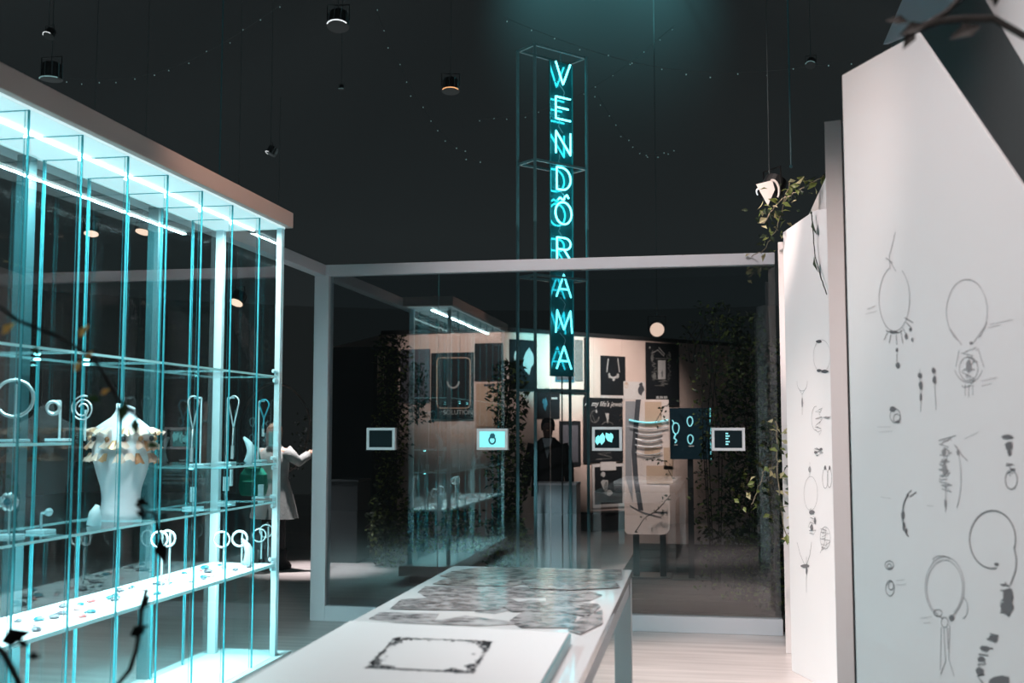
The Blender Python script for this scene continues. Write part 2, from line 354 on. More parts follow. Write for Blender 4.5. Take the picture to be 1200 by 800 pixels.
# small framed screens on the glass
SC = [(430,501,463,527,'dark','black screen in a white frame on the glass beside the corner post'),
      (559,502,595,527,'ring','small lit screen showing a dark gem ring on cyan'),
      (694,500,729,528,'leaf','small screen showing pale cyan petal shapes'),
      (834,501,873,528,'text','dark screen with a column of tiny cyan writing in a white frame')]
for x0, y0, x1, y1, kd, lb in SC:
    a = atY(x0, (y0+y1)/2, PY); b = atY(x1, (y0+y1)/2, PY); c = atY((x0+x1)/2, y0, PY).z; d = atY((x0+x1)/2, y1, PY).z
    X0, X1, Z1, Z0 = a.x, b.x, c, d; t = thing('framed_screen', lb, 'screen', ((X0+X1)/2, PY, Z0), 'small framed screens along the glass'); f = .022; yf = PY-.012
    fr = MB().box(X0, X1, yf, PY+.04, Z0, Z0+f).box(X0, X1, yf, PY+.04, Z1-f, Z1).box(X0, X0+f, yf, PY+.04, Z0+f, Z1-f).box(X1-f, X1, yf, PY+.04, Z0+f, Z1-f)
    obj('bezel', fr, M['bezel'], t)
    ws = obj('display', MB().box(X0+f, X1-f, yf+.008, PY+.038, Z0+f, Z1-f), M['screen_cyan'] if kd == 'ring' else M['screen_dark'], t)
    cx, cz = (X0+X1)/2, (Z0+Z1)/2; yy = yf+.006
    if kd == 'ring':
        m = MB(); m.tube([(cx+.026*math.cos(q), yy, cz-.008+.03*math.sin(q)) for q in [2*PI*i/20 for i in range(20)]], .007, 6, True)
        m.lathe([(0,0),(.018,.006),(.024,.012),(.0,.014)], (cx+.004, yy, cz+.028), 6, (0,-1,0)); obj('ring_image', m, M['screen_ink'], ws)
    if kd == 'leaf':
        m = MB()
        for (u, v, du, dv, s_) in ((-.07,.03,-.01,-.08,.04), (-.045,-.05,.01,.10,.045), (-.01,.05,.05,-.08,.045), (.03,.05,.01,-.06,.03), (-.09,-.03,.02,.06,.02)):
            d_ = V((du, 0, dv)).normalized(); n_ = V((d_.z, 0, -d_.x)); p = V((cx+u, yy, cz+v)); L = math.hypot(du, dv)
            m.poly([p, p+d_*L*.3+n_*s_*.5, p+d_*L*.7+n_*s_*.5, p+d_*L, p+d_*L*.7-n_*s_*.5, p+d_*L*.3-n_*s_*.5])
        obj('petal_image', m, M['screen_cyan'], ws)
    if kd == 'text':
        m = MB()
        for i, z in enumerate((.04, .02, .0, -.025, -.045)):
            for j in range(2 + i % 2): m.poly([(cx-.02+j*.011, yy, cz+z), (cx-.012+j*.011, yy, cz+z), (cx-.012+j*.011, yy, cz+z+.011), (cx-.02+j*.011, yy, cz+z+.011)])
        obj('writing', m, M['screen_line'], ws)

# ---------------------------------------------------------------- display vitrine
VX0, VX1, VY0, VY1 = -3.15, -2.70, 3.56, 6.65
NB = 8; BW = (VY1-VY0)/NB
vt = thing('display_vitrine', 'long glass display case with pink white top slab and cyan lighting', 'display case', (-2.92, 5.1, 0))
obj('top_slab', MB().box(VX0-.06, VX1+.04, VY0-.03, VY1+.05, 2.905, 3.005), M['fascia'], vt, bevel=.003)
obj('base_slab', MB().box(VX0-.06, VX1+.04, VY0-.03, VY1+.14, .085, .19), M['white'], vt, bevel=.003)
obj('plinth', MB().box(VX0+.02, VX1-.04, VY0+.05, VY1, 0, .085), M['darkgrey'], vt)
obj('light_panel', MB().box(VX0-.02, VX1, VY0, VY1+.01, 2.893, 2.905), M['ledpanel'], vt)
obj('led_strip', MB().box(-2.912, -2.898, VY0+.02, VY1-.02, 2.881, 2.892), M['led'], vt)
for i in range(1, NB):
    y = VY0 + i*BW; obj('panel_joint', MB().box(VX0, VX1-.01, y-.003, y+.003, 2.889, 2.8925), M['edge'], vt)
for i in range(NB):
    y0 = VY0 + i*BW + .002; y1 = y0 + BW - .004
    for x, xx in ((VX1-.008, VX1), (VX0, VX0+.008)):
        o = obj('glass_pane', MB().box(x, xx, y0, y1, .19, 2.893), None, vt, mats=[M['vglass'], M['edge']])
        edge_mat(o, lambda n: abs(n.y) > .9)
for i in range(1, NB):                                    # glass fins that stiffen the joints
    y = VY0 + i*BW
    for x0, x1 in ((VX1-.022, VX1-.009), (VX0+.009, VX0+.016)):
        o = obj('glass_fin', MB().box(x0, x1, y-.003, y+.003, .19, 2.893), None, vt, mats=[M['vglass'], M['edge'], M['edgeb']])
        edge_mat(o, lambda n: abs(n.x) > .9, 1)
for y, w in ((VY1-.022, .044), (VY0+.022, .044)):
    o = obj('end_pane', MB().box(VX0+.03, VX1-.03, y-.004, y+.004, .19, 2.893), None, vt, mats=[M['vglass'], M['edge']]); edge_mat(o, lambda n: abs(n.x) > .9)
    obj('corner_post', MB().box(VX1-.034, VX1+.002, y-.022, y+.022, .19, 2.893), M['acrylic'], vt, bevel=.002)
    obj('corner_post', MB().box(VX0-.002, VX0+.05, y-.022, y+.022, .19, 2.893), M['acrylic'], vt, bevel=.002)
for px in (34, 187):                                      # back uprights
    y = atX(px, 400, VX0).y; obj('back_upright', MB().box(VX0-.075, VX0-.01, y-.03, y+.03, .19, 2.9), mat_u := M.setdefault('upright', mat('upright_teal', (.04, .11, .125), .4)), vt)
# glass shelves, two bays to a sheet
def shelf(z, y0, y1, x0=VX0+.012, x1=VX1-.012, nm='glass_shelf', m=None, th=.012):
    o = obj(nm, MB().box(x0, x1, y0, y1, z-th, z), None, vt, mats=m or [M['shelf'], M['edgeb']])
    edge_mat(o, lambda n: abs(n.z) < .5); return o
for i in range(0, NB, 2):
    a, b = VY0 + i*BW + .004, VY0 + (i+2)*BW - .004
    if i == 6: b -= .03
    shelf(1.94, a, b); shelf(1.15, a, b)
    o = shelf(.76, a, b, nm='display_board', m=[M['board'], M['edgeb']], th=.018)
shelf(1.39, VY1-2*BW, VY1-.045); shelf(1.545, VY0+.05, VY0+2*BW)
# rounded acrylic riser carrying the short shelf
ya = VY1-2*BW
m = MB(); pts = [(ya-.21, 1.152), (ya-.215, 1.30)] + [(ya-.215+.07*(1-math.cos(q)), 1.30+.075*math.sin(q)) for q in [PI/2*i/5 for i in range(1, 6)]] + [(ya, 1.378)]
for (p, q) in zip(pts, pts[1:]):
    m.frame_box((VX0+.03, p[0], p[1]), (VX1-VX0-.06, 0, 0), (0, q[0]-p[0], q[1]-p[1]), (0, -.003, .012))
obj('riser', m, M['shelf'], vt)
# brackets on the posts and small lamps under the shelves
for z in (1.94, 1.39, 1.15, .76):
    obj('bracket', MB().tube([(VX1-.01, VY1-.03, z-.03), (VX1-.03, VY1-.06, z-.03)], .014, 8), M['acrylic'], vt)
    obj('bracket', MB().tube([(VX1-.012, VY1-.05, z+.03), (VX1-.03, VY1-.08, z+.03)], .012, 8), M['acrylic'], vt)
for x, y, z in ((-3.0, VY1-.10, 1.375), (-3.0, VY1-.62, 1.375), (-3.0, VY1-.10, 1.135), (-3.0, 4.5, 1.92), (-3.0, 4.9, 1.92)):
    obj('puck_light', MB().lathe([(.014, 0), (.014, .008), (.008, .01)], (x, y, z-.008), 10), M['puck'], vt)
# lights in the case
area((-2.915, 5.1, 2.87), (-2.915, 5.1, 0), 120, .03, 3.0, ICE)
area((-2.92, 5.1, 1.11), (-2.92, 5.1, 0.2), 40, .3, 3.0, ICE)
area((-2.92, 5.1, .735), (-2.92, 5.1, 0.2), 70, .3, 3.0, (.42, .95, 1))

# ---------------------------------------------------------------- jewellery in the vitrine
def yat(px, py, X=-2.9): return atX(px, py, X)
def hoop(mb, c, r, tr, nrm=(.3, -1, 0), arc=1, start=0, seg=22):
    c = V(c); n = V(nrm).normalized(); u = n.cross(V((0,0,1))).normalized(); w = V((0,0,1)); k = int(seg*arc)
    pts = [c + (u*math.cos(a) + w*math.sin(a))*r for a in [start + 2*PI*arc*i/k for i in range(k + (0 if arc == 1 else 1))]]
    return mb.tube(pts, tr, 6, arc == 1)
def stand(px_pole, py_top, z, label, X=-2.9, arm=0, foot=True, group=None, cat='display stand'):
    b = atX(px_pole, 560, X); top = atY(px_pole, py_top, b.y).z
    t = thing('jewellery_stand', label, cat, (b.x, b.y, z), group)
    m = MB().tube([(b.x, b.y, z), (b.x, b.y, top)], .0055, 6)
    if arm: m.tube([(b.x, b.y, top), (b.x+arm, b.y, top)], .0055, 6)
    obj('pole', m, M['acrylic'], t)
    if foot: obj('foot', MB().box(b.x-.045, b.x+.045, b.y-.045, b.y+.045, z, z+.012), M['acrylic'], t, bevel=.002)
    return t, b, top
# bangles on the upper short shelf
t, b, tp = stand(15, 450, 1.547, 'thin white stand holding the big plain bangle')
tb = thing('bangle', 'large plain white bangle hooked on a thin stand', 'bangle', (b.x, b.y, tp)); obj('band', hoop(MB(), (b.x, b.y-.01, tp-.075+.015), .078, .0075), M['silver'], tb, smooth=True)
t, b, tp = stand(68, 470, 1.547, 'thin white stand holding the small thick ring', arm=-.03)
tb = thing('bangle', 'small thick white ring hooked on a stand by the grey bust', 'ring', (b.x, b.y, tp)); obj('band', hoop(MB(), (b.x-.03, b.y-.008, tp-.03), .028, .0085), M['silver'], tb, smooth=True)
t, b, tp = stand(98, 480, 1.547, 'thin stand holding the spiral necklace', foot=False)
tb = thing('spiral_necklace', 'grey spiral collar coiled into a smaller ring', 'necklace', (b.x, b.y, tp))
m = MB(); n = 40; cx, cz = b.x-.01, tp+.005
m.tube([(cx+math.cos(a)*r, b.y-.01, cz+math.sin(a)*r) for a, r in [(1.2+3*PI*i/n*1.5, .062-.042*(i/n)) for i in range(n+1)]], .0042, 5); obj('coil', m, M['silver'], tb, smooth=True)
# brooches on the long shelf near the end of frame
t, b, tp = stand(13, 590, 1.15, 'white stand holding the flower brooch')
tb = thing('flower_brooch', 'round white flower brooch on a stand', 'brooch', (b.x, b.y, tp)); m = MB()
for k in range(9): m.ball((b.x+.032*math.cos(k*.7), b.y-.01, tp+.008+.024*math.sin(k*.7)), .016, 6)
obj('petals', m, M['silver'], tb, smooth=True); obj('centre', MB().ball((b.x, b.y-.02, tp+.008), .016, 6), M['screen_ink'], tb)
obj('tassel', MB().tube([(b.x-.055, b.y, tp), (b.x-.062, b.y, tp-.03), (b.x-.062, b.y, tp-.10)], .01, 6), M['acrylic'], tb)
t, b, tp = stand(50, 601, 1.15, 'short white stand holding the pearl stud', arm=.03)
tb = thing('pearl_stud', 'single white pearl stud on a short stand', 'earring', (b.x+.03, b.y, tp)); obj('pearl', MB().ball((b.x+.035, b.y, tp+.005), .018, 10), M['acrylic'], tb, smooth=True)
obj('pin', MB().tube([(b.x+.035, b.y, tp), (b.x+.02, b.y, tp-.008)], .003, 5), M['silver'], tb)
# three long looped necklaces
for px, side, lab in ((234, -.045, 'nearest the white corner upright'), (265, .045, 'just past the white corner upright'), (302, .04, 'beside the visitor with the green bag')):
    t, b, tp = stand(px, 466 if px != 302 else 470, 1.392, 'hooked white stand for the long necklace ' + lab, X=-2.9, arm=side)
    tb = thing('long_necklace', 'long white looped necklace with a drop, ' + lab, 'necklace', (b.x+side, b.y, tp)); x = b.x+side; y = b.y-.01
    s = 1 if px != 302 else .62; m = MB(); P = []
    for i in range(17):
        a = PI*1.12*(i/16) - .19; P.append((x+.033*math.cos(a), y, tp-.025+.035*math.sin(a)))
    m.tube([(x, y, tp-.18*s)] + P + [(x, y, tp-.18*s)], .0052, 6); m.tube([(x, y, tp-.18*s), (x-.004, y, tp-.29*s)], .005, 6)
    obj('chain', m, M['silver'] if px != 302 else M['screen_teal'], tb, smooth=True)
    obj('drop', MB().tube([(x-.004, y, tp-.29*s), (x-.005, y, tp-.37*s)], .009, 6), M['silver'], tb)
# small blocks on stands on the long shelf
for px, py, lab in ((227, 578, 'with a square earring block'), (265, 565, 'with two slim earring bars'), (306, 573, 'with a pale bar, closest to the end post')):
    t, b, tp = stand(px, py+8, 1.152, 'small white stand ' + lab)
    obj('block', MB().box(b.x-.018, b.x+.018, b.y-.008, b.y+.008, tp-.01, tp+.075), M['acrylic'], t, bevel=.002)
    if px == 265: obj('block', MB().box(b.x+.03, b.x+.045, b.y-.02, b.y, tp+.02, tp+.12), M['acrylic'], t).name = 'block'
# pairs of bracelets above the lit board
for i, (px, py, lab) in enumerate(((260, 632, 'plain bracelet on a thin stand behind the corner upright'), (281, 631, 'thick bracelet on a thin stand, second in its pair'), (304, 627, 'bracelet hooked near the end post'), (312, 622, 'bracelet closest to the end post'), (187, 632, 'bracelet leaning against its twin over the board'), (196, 631, 'bracelet overlapping its twin over the board'))):
    X = -2.9; b = atX(px, py, X); tb = thing('bracelet', 'silver ' + lab, 'bracelet', (b.x, b.y, b.z)); r = .046 if i < 2 else .042
    obj('band', hoop(MB(), b, r, .0085 if i == 1 else .006), M['silver'], tb, smooth=True)
    ts = thing('jewellery_stand', 'thin white rod holding the ' + lab.replace(' on a thin stand', '').replace(' hooked', ''), 'display stand', (b.x, b.y+.012, .762))
    obj('pole', MB().tube([(b.x+.01, b.y+.012, .762), (b.x+.01, b.y+.012, b.z+r*.7)], .0055, 6), M['acrylic'], ts)
# curved ear-shaped holders by the end post
for z, lab in ((1.392, 'curved white acrylic holder on the short shelf by the end post'), (.762, 'curved white acrylic holder on the lit board by the end post')):
    m = MB(); Y = VY1-.14; P = [(-2.86+.06*math.sin(q*PI)*.6-.03*q, Y, z+.16*q) for q in [i/8 for i in range(9)]]
    m.tube(P, .03, 8, radii=[.03, .03, .03, .03, .028, .026, .022, .016, .006]); t = obj('earring_holder', m, M['acrylic'], None, lab, smooth=True, category='display stand')
for px, py, lab in ((110, 612, 'low rounded white block at the foot of the bust'),):
    b = atX(px, py, -2.86); m = MB(); m.tube([(b.x, b.y, 1.152), (b.x+.004, b.y, 1.21), (b.x+.015, b.y, 1.245)], .02, 8, radii=[.034, .028, .010]); obj('display_block', m, M['acrylic'], None, lab, smooth=True, category='display stand')
# gems scattered over the lit board
gem = {}
for nm, c in (('teal', (.01, .16, .20)), ('grey', (.10, .10, .12)), ('red', (.5, .10, .10)), ('rose', (.75, .45, .45))): gem[nm] = mat('gem_' + nm, c, .2)
gsrc = {}; gn = {}
for i in range(44):
    nm = ('grey', 'teal', 'grey', 'red', 'grey', 'teal', 'rose')[i % 7]
    x = random.uniform(-3.05, -2.78); y = VY0 + .45 + (VY1-VY0-.6)*(i+.5*random.random())/44; s = random.uniform(.5, 1.25)
    if nm not in gsrc:
        m = MB().lathe([(.0, 0), (.020, .004), (.022, .012), (.012, .022), (0, .023)], (0, 0, 0), 7).ball((.022, .01, .006), .007, 5)
        o = obj('gemstone', m, gem[nm]); gsrc[nm] = o
    else:
        o = gsrc[nm].copy(); COL.objects.link(o)
    o.location = (x, y, .761); o.scale = (s*random.uniform(.6, 1.4), s, s*.7); o.rotation_euler = (0, 0, random.uniform(0, 6))
    gn[nm] = gn.get(nm, 0) + 1; o['label'] = '%s jewel on the lit white board, %s %s one from the picture edge' % ({'grey':'small dark grey','teal':'small teal','red':'small red','rose':'small rose'}[nm], ('first','second','third','fourth','fifth','sixth','seventh','eighth','ninth','tenth','eleventh','twelfth','thirteenth','fourteenth','fifteenth','sixteenth','seventeenth','eighteenth','nineteenth','twentieth')[gn[nm]-1], nm)
    o['category'] = 'jewel'; o['group'] = nm + ' jewels on the lit white display board'

# bust with frilled collar
def bust(px, X, z, H, rz, label):
    b = atX(px, 600, X); t = thing('bust', label, 'bust', (b.x, b.y, z)); c, s_ = math.cos(rz), math.sin(rz)
    prof = [(0, .105, .085, 0, 0), (.06, .098, .08, 0, 0), (.16, .094, .075, 0, 0), (.26, .102, .08, 0, 0), (.38, .128, .092, 0, 0), (.50, .148, .098, 0, -.004), (.60, .158, .095, 0, -.004),
            (.68, .165, .088, .0, 0), (.745, .150, .075, 0, 0), (.79, .105, .062, 0, .004), (.83, .062, .052, 0, .008), (.87, .047, .046, .004, .010), (.895, .044, .043, .008, .008), (.925, .045, .043, .012, .004)]
    rings = []
    for q, rx, ry, ox, oy in prof:
        r = []
        for k in range(24):
            a = 2*PI*k/24; x = rx*math.cos(a)+ox; y = ry*math.sin(a)+oy
            if .35 < q < .65: y -= .022*math.exp(-((abs(x)-.062)/.045)**2) * (math.sin(a) < 0) * math.exp(-((q-.5)/.1)**2)
            zz = q*H + (-x*.35 if q > .9 else 0)
            x *= 1.12; r.append(V((b.x + x*c - y*s_, b.y + x*s_ + y*c, z+zz)))
        rings.append(r)
    o = obj('torso', MB().loft(rings), M['bust'], t, smooth=True)
    return t, b, rings
bt, bb, brs = bust(141, -2.925, 1.152, .615, -.25, 'white headless torso bust wearing a frilled gold and pink collar')
cl = thing('frilled_collar', 'frilled gold and pink petal collar round the shoulders of the white bust', 'necklace', (bb.x, bb.y, 1.55))
R1, R0 = brs[5], brs[8]; cen = V((bb.x, bb.y, 1.57))
for row in range(3):
    for k in range(18):
        a = 2*PI*(k+.5*row)/18; q = row/2.4
        i = int(a/(2*PI)*24) % 24; p = R0[i].lerp(R1[i], q) + (R1[i]-cen).normalized()*.008; d = (R1[i]-cen); d.z = 0; d.normalize(); d.z = -.5-1.3*q-random.random()*.4
        m = MB(); w = random.uniform(.04, .07); L = random.uniform(.04, .065); u = d.normalized().cross(V((0,0,1))).normalized(); nn = u.cross(d.normalized())
        G = []
        for ii in range(4):
            f = ii/3; G.append([m.b.verts.new(p + d.normalized()*L*f + u*w*(j/4-.5)*(.5+.9*f) + nn*(.012*math.sin(j*2.4+k)*f + .006)) for j in range(5)])
        for ii in range(3):
            for j in range(4): m.b.faces.new((G[ii][j], G[ii][j+1], G[ii+1][j+1], G[ii+1][j]))
        obj('petal', m, M['pinkpetal'] if (k+row) % 3 else M['gold'], cl, smooth=True)
for k in range(12):
    i = (k*2) % 24; p = R0[i].lerp(R1[i], .25) + (R1[i]-cen).normalized()*.03
    obj('bead', MB().ball(p, .014, 6), M['gold'] if k % 2 else M['ink'], cl, smooth=True)

# ---------------------------------------------------------------- table with photographs
tb = thing('exhibition_table', 'long white table covered with grey photo prints', 'table', (-.84, 4.3, 0))
TZ = .90
TL, TR = V((-1.316, 5.58, TZ)), V((-.398, 5.58, TZ)); BL, BR = V((-1.30, 2.2, TZ)), V((-.362, 2.2, TZ))
obj('table_top', MB().prism([TL, TR, BR, BL], (0, 0, -.035)), mt := mat('table_gloss_white', (.80, .77, .78), .07, spec=.7), tb, bevel=.003)
obj('apron', MB().prism([BR+V((-.012,0,-.035)), TR+V((-.012,-.01,-.035)), TR+V((-.012,-.01,-.115)), BR+V((-.012,0,-.115))], (-.03, 0, 0)), M['white'], tb)
obj('apron', MB().prism([BL+V((.012,0,-.035)), TL+V((.012,-.01,-.035)), TL+V((.012,-.01,-.115)), BL+V((.012,0,-.115))], (.03, 0, 0)), M['white'], tb)
obj('apron', MB().box(-1.29, -.42, 5.53, 5.56, TZ-.115, TZ-.035), M['white'], tb)
for x, y in ((-.40, 5.57), (-1.31, 5.57), (-.365, 2.32), (-1.30, 2.32)):
    s = -1 if x > -.8 else 1
    obj('leg', MB().box(min(x, x+s*.082), max(x, x+s*.082), y-.075, y, 0, TZ-.036), M['white'], tb, bevel=.002)
# printed photographs under a gloss film; outlines taken as irregular cut sheets
PR = [([(515,675),(530,669),(560,665),(600,664),(655,667),(645,676),(600,681),(540,681)], 0), ([(622,676),(650,668),(728,667),(729,679),(680,680),(640,682)], 0),
      ([(507,684),(520,678),(590,679),(625,682),(600,686),(540,686)], 0), ([(610,681),(660,680),(721,681),(727,688),(670,691),(622,689)], 1),
      ([(489,694),(498,687),(560,686),(640,689),(668,691),(650,700),(580,701),(500,700)], 1), ([(640,694),(690,692),(706,697),(690,704),(640,706)], 1),
      ([(457,713),(470,702),(520,699),(600,702),(610,706),(580,715),(500,714)], 1), ([(585,708),(620,703),(700,707),(704,710),(690,722),(650,716),(600,716)], 1),
      ([(432,725),(445,717),(515,719),(509,726),(456,728)], 2), ([(518,726),(545,721),(590,727),(612,731),(560,733),(456,729)], 2), ([(597,727),(615,715),(660,716),(676,722),(672,735),(610,735)], 1),
      ([(665,738),(680,724),(706,714),(706,730),(680,743)], 1), ([(560,712),(585,709),(605,714),(580,719),(556,717)], 2)]
for i, (pp, mi) in enumerate(PR):
    pts = [atZ(x, y, TZ+.0008+.0012*(i % 4)) for x, y in pp]
    obj('photo_print', MB().prism(pts, (0, 0, .0008)), M['ph%d' % mi], tb)
# raised board with ornamental border
bd = thing('raised_board', 'thick white board with a black ornamental border lying on the near end of the table', 'board', (-.84, 3, TZ))
a1, a2 = atZ(410, 727, .94), atZ(667, 741, .94); a3, a4 = V((-.43, 2.1, .94)), V((-1.20, 2.1, .94))
a1.x, a2.x = a1.x, a2.x
obj('board', MB().prism([a1, a2, a3, a4], (0, 0, -.036)), mb_ := mat('board_satin', (.80, .77, .78), .35, var=.01), bd, bevel=.002)
obj('board_edge', MB().prism([a2+V((.002,0,-.002)), a3+V((.002,0,-.002)), a3+V((.002,0,-.034)), a2+V((.002,0,-.034))], (.004, 0, 0)), M['towersteel'], bd, 'dark glossy edge strip')
q = [V(atZ(463, 746.5, .9405)), V(atZ(577, 751, .9405)), V(atZ(554.5, 789, .9405)), V(atZ(428.5, 782.5, .9405))]
def bil(u, v): return (q[0].lerp(q[1], u)).lerp(q[3].lerp(q[2], u), v) 
m = MB(); rnd = random.Random(3)
for k in range(3600):
    u, v = rnd.random(), rnd.random(); cu, cv = abs(u-.5)*2, abs(v-.5)*2
    e = max(cu, cv); corner = cu*cv
    edge = e + .16*corner**2 + .05*math.sin(u*23)*math.sin(v*19)
    if rnd.random() > (max(0, (edge-.80)/.2))**.8: continue
    if e < .95 and corner < .42 and rnd.random() < .93: continue
    p = bil(u, v); a = rnd.random()*6; r = rnd.uniform(.003, .009)
    m.poly([p + V((r*math.cos(a+i*2*PI/5)*rnd.uniform(.5, 1.2), r*math.sin(a+i*2*PI/5)*rnd.uniform(.5, 1.2), .0002)) for i in range(5)])
for k in range(26):
    u = .04+.92*k/25
    for v in (.975,):
        p = bil(u, v); m.poly([p+V((-.006,-.008,.0003)), p+V((.007,-.006,.0003)), p+V((.006,.008,.0003)), p+V((-.007,.006,.0003))])
obj('border_print', m, M['ink'], bd)

# ---------------------------------------------------------------- sketch panels
def panel(name, label, pts, th, n):
    t = thing(name, label, 'display panel', (pts[0][0], pts[0][1], 0)); obj('board', MB().prism(pts, V(n)*-th), M['panel'], t, bevel=.003); return t
dA = V((.4315, -.902, 0)); nA = V((-.902, -.4315, 0)); PA = V((.530, 4.42, 0))
tA = panel('folding_screen', 'big white panel with slanted top and pencil jewellery sketches', [PA, PA+dA*1.9, PA+dA*1.9+V((0,0,1.10)), PA+dA*.49+V((0,0,3.0)), PA+V((0,0,3.0))], .012, nA)
dC = V((.33, -.944, 0)); nC = V((-.944, -.33, 0)); PC = V((.505, 7.67, 0))
tC = panel('folding_screen', 'narrow white panel with a column of small jewellery drawings and a vine hanging down', [PC, PC+dC*.9, PC+dC*.9+V((0,0,2.95)), PC+dC*.5+V((0,0,3.0)), PC+V((0,0,2.95))], .04, nC)
nB = V((-.93, .36, 0)); dB = V((.36, .93, 0)); PB = V((.528, 5.09, 0))
t = thing('folding_screen', 'plain panel seen edge on as a tall pink white strip between the drawings', 'panel', (.55, 5.09, 0))
obj('board', MB().frame_box(PB, V((.072, -.022, 0)), dB*.9, (0, 0, 3.0)), M['panel_edge'], t, bevel=.003)
t = thing('folding_screen', 'thin panel edge beside the glass where the vine climbs', 'panel', (.54, 8.2, 0))
obj('board', MB().frame_box((.505, 8.25, 0), V((.06, -.01, 0)), V((.15, .6, 0)), (0, 0, 2.98)), M['panel_edge'], t, bevel=.003)
t = thing('folding_screen', 'pale triangular panel tip rising behind the vine', 'panel', (.72, 7.8, 0))
obj('board', MB().frame_box((.74, 7.14, 0), (.04, 0, 0), (0, 1.35, 0), (0, 0, 3.2)), M['panel'], t, bevel=.003)

def draw(par, P, n, name, strokes, w=.003, m='pencil', label=None):
    """strokes: lists of photo points on the panel plane; ('e',cx,cy,rx,ry,a0,a1) gives an arc"""
    mb = MB(); P2 = V(P) + V(n)*.002; rnd = random.Random(len(name)+len(strokes))
    for s in strokes:
        if s[0] == 'e':
            _, cx, cy, rx, ry, a0, a1 = s; k = 24; s = [(cx+rx*math.cos(math.radians(a0+(a1-a0)*i/k)), cy+ry*math.sin(math.radians(a0+(a1-a0)*i/k))) for i in range(k+1)]
        elif s[0] == 'b':                                  # blob
            _, cx, cy, rx, ry = s; mb.poly([on_plane(cx+rx*math.cos(a)*rnd.uniform(.7,1.1), cy+ry*math.sin(a)*rnd.uniform(.7,1.1), P2+V(n)*.0005*rnd.random(), V(n)) for a in [2*PI*i/9 for i in range(9)]]); continue
        elif s[0] == 'h':                                  # hatching scribble in a box
            _, x0, y0, x1, y1, k = s; s = []
            for i in range(k): f = i/(k-1); s.append((x0+(x1-x0)*rnd.random(), y0+(y1-y0)*f+rnd.uniform(-3, 3)))
        pts = [on_plane(x, y, P2, V(n)) for x, y in s]
        mb.ribbon(pts, n, w)
    return obj(name, mb, M[m], par, label, recalc=False)
A = (tA, PA, nA)
draw(*A, 'necklace_sketch', [('e',1048,350,18,38,-60,250), [(1043,315),(1042,300),(1046,285),(1049,272)], [(1043,306),(1050,318)], [(1038,302),(1046,308)]], .0026)
draw(*A, 'necklace_sketch', [('e',1048,385,10,5,20,160), ('b',1047,389,5,2), [(1050,392),(1051,404)], ('b',1051,410,1.5,3), [(1051,414),(1051,424)], ('b',1052,428,3,4), [(1058,384),(1062,392)], [(1062,378),(1068,384)], ('b',1067,386,2,3), ('b',1062,394,2,4), [(1044,392),(1042,402)], [(1040,390),(1036,398)], [(1060,372),(1070,378)], ('b',1069,398,1.5,3), [(1056,390),(1058,402)]], .003, 'inkmid')
draw(*A, 'earring_sketch', [[(1078,432),(1079,482)], ('b',1078,440,3,4), ('b',1079,452,2.5,6), ('b',1079,465,1.5,6), [(1094,430),(1097,480)], ('b',1094,434,2.5,4), ('b',1095,445,2.5,5)], .002, 'inkmid')
draw(*A, 'ring_sketch', [('e',1049,487,6,8,0,360), ('b',1046,479,4,4), ('e',1051,490,4,5,0,360), ('b',1052,494,3,2)], .003, 'inkmid')
draw(*A, 'necklace_sketch', [('e',1133,365,24,38,120,415), [(1113,385),(1127,404)], [(1157,378),(1140,402)], ('b',1138,402,2.5,2)], .002, 'pencil')
draw(*A, 'pendant_sketch', [('h',1126,408,1146,452,34), ('e',1135,432,11,14,0,360), ('e',1135,426,17,22,20,160), [(1131,450),(1131,464)], [(1135,450),(1135,466)], [(1140,450),(1140,463)], ('b',1135,428,4,8), [(1124,410),(1120,430)], [(1146,408),(1153,430)]], .0022, 'pencil')
draw(*A, 'note_sketch', [[(1016,362),(1026,358)], [(1014,368),(1028,364)], [(1160,380),(1186,374)], [(1158,384),(1172,380)], [(1150,446),(1168,442)], [(1150,452),(1162,449)], [(1028,500),(1044,500)], [(1030,506),(1046,505)], [(1130,514),(1146,506)], [(1050,680),(1060,679)], [(1050,685),(1062,684)], [(1078,724),(1092,722)], [(1082,730),(1090,729)], [(1032,582),(1044,584)], [(1086,592),(1094,593)]], .0018, 'faint', 'faint pencil notes beside the drawings')
draw(*A, 'brooch_sketch', [('h',1100,514,1116,575,44), ('h',1098,530,1112,560,20), ('e',1116,560,10,40,-80,60), [(1108,565),(1108,600)], ('b',1107,550,3,8), ('b',1106,530,3,5), [(1100,516),(1120,510)], [(1120,522),(1128,534),(1134,540)], ('b',1123,530,2,4), ('b',1108,590,1.5,6)], .0025, 'pencil')
draw(*A, 'crescent_sketch', [('e',1068,604,11,26,110,250), ('e',1070,604,12,27,115,245), ('b',1058,604,2,6), ('b',1059,616,2,6), ('b',1062,622,1.5,4), [(1062,580),(1068,574)], [(1066,582),(1074,576)]], .003, 'inkmid')
draw(*A, 'ring_sketch', [('e',1042,662,5,5,0,360), ('e',1042,663,2.5,2.5,0,360), ('e',1043,689,5,9,0,360), ('e',1044,686,3,5,0,360)], .0028, 'inkmid')
draw(*A, 'necklace_sketch', [('e',1107,688,23,36,95,430), ('e',1107,689,21,33,110,420), ('e',1103,656,10,5,180,350)], .0022, 'pencil')
draw(*A, 'pendant_sketch', [('e',1099,718,5,4,0,360), ('e',1107,729,4,6,0,360), ('b',1115,724,3,4), [(1103,735),(1102,785)], [(1106,735),(1108,775),(1102,790)], [(1113,733),(1112,772),(1118,792)], [(1110,735),(1111,760)], ('e',1128,712,6,12,-80,90)], .0022, 'inkmid')
draw(*A, 'torque_sketch', [('e',1163,632,27,34,80,380), [(1188,640),(1191,655),(1190,668),(1184,685)], ('b',1168,661,3,2)], .004, 'inkmid')
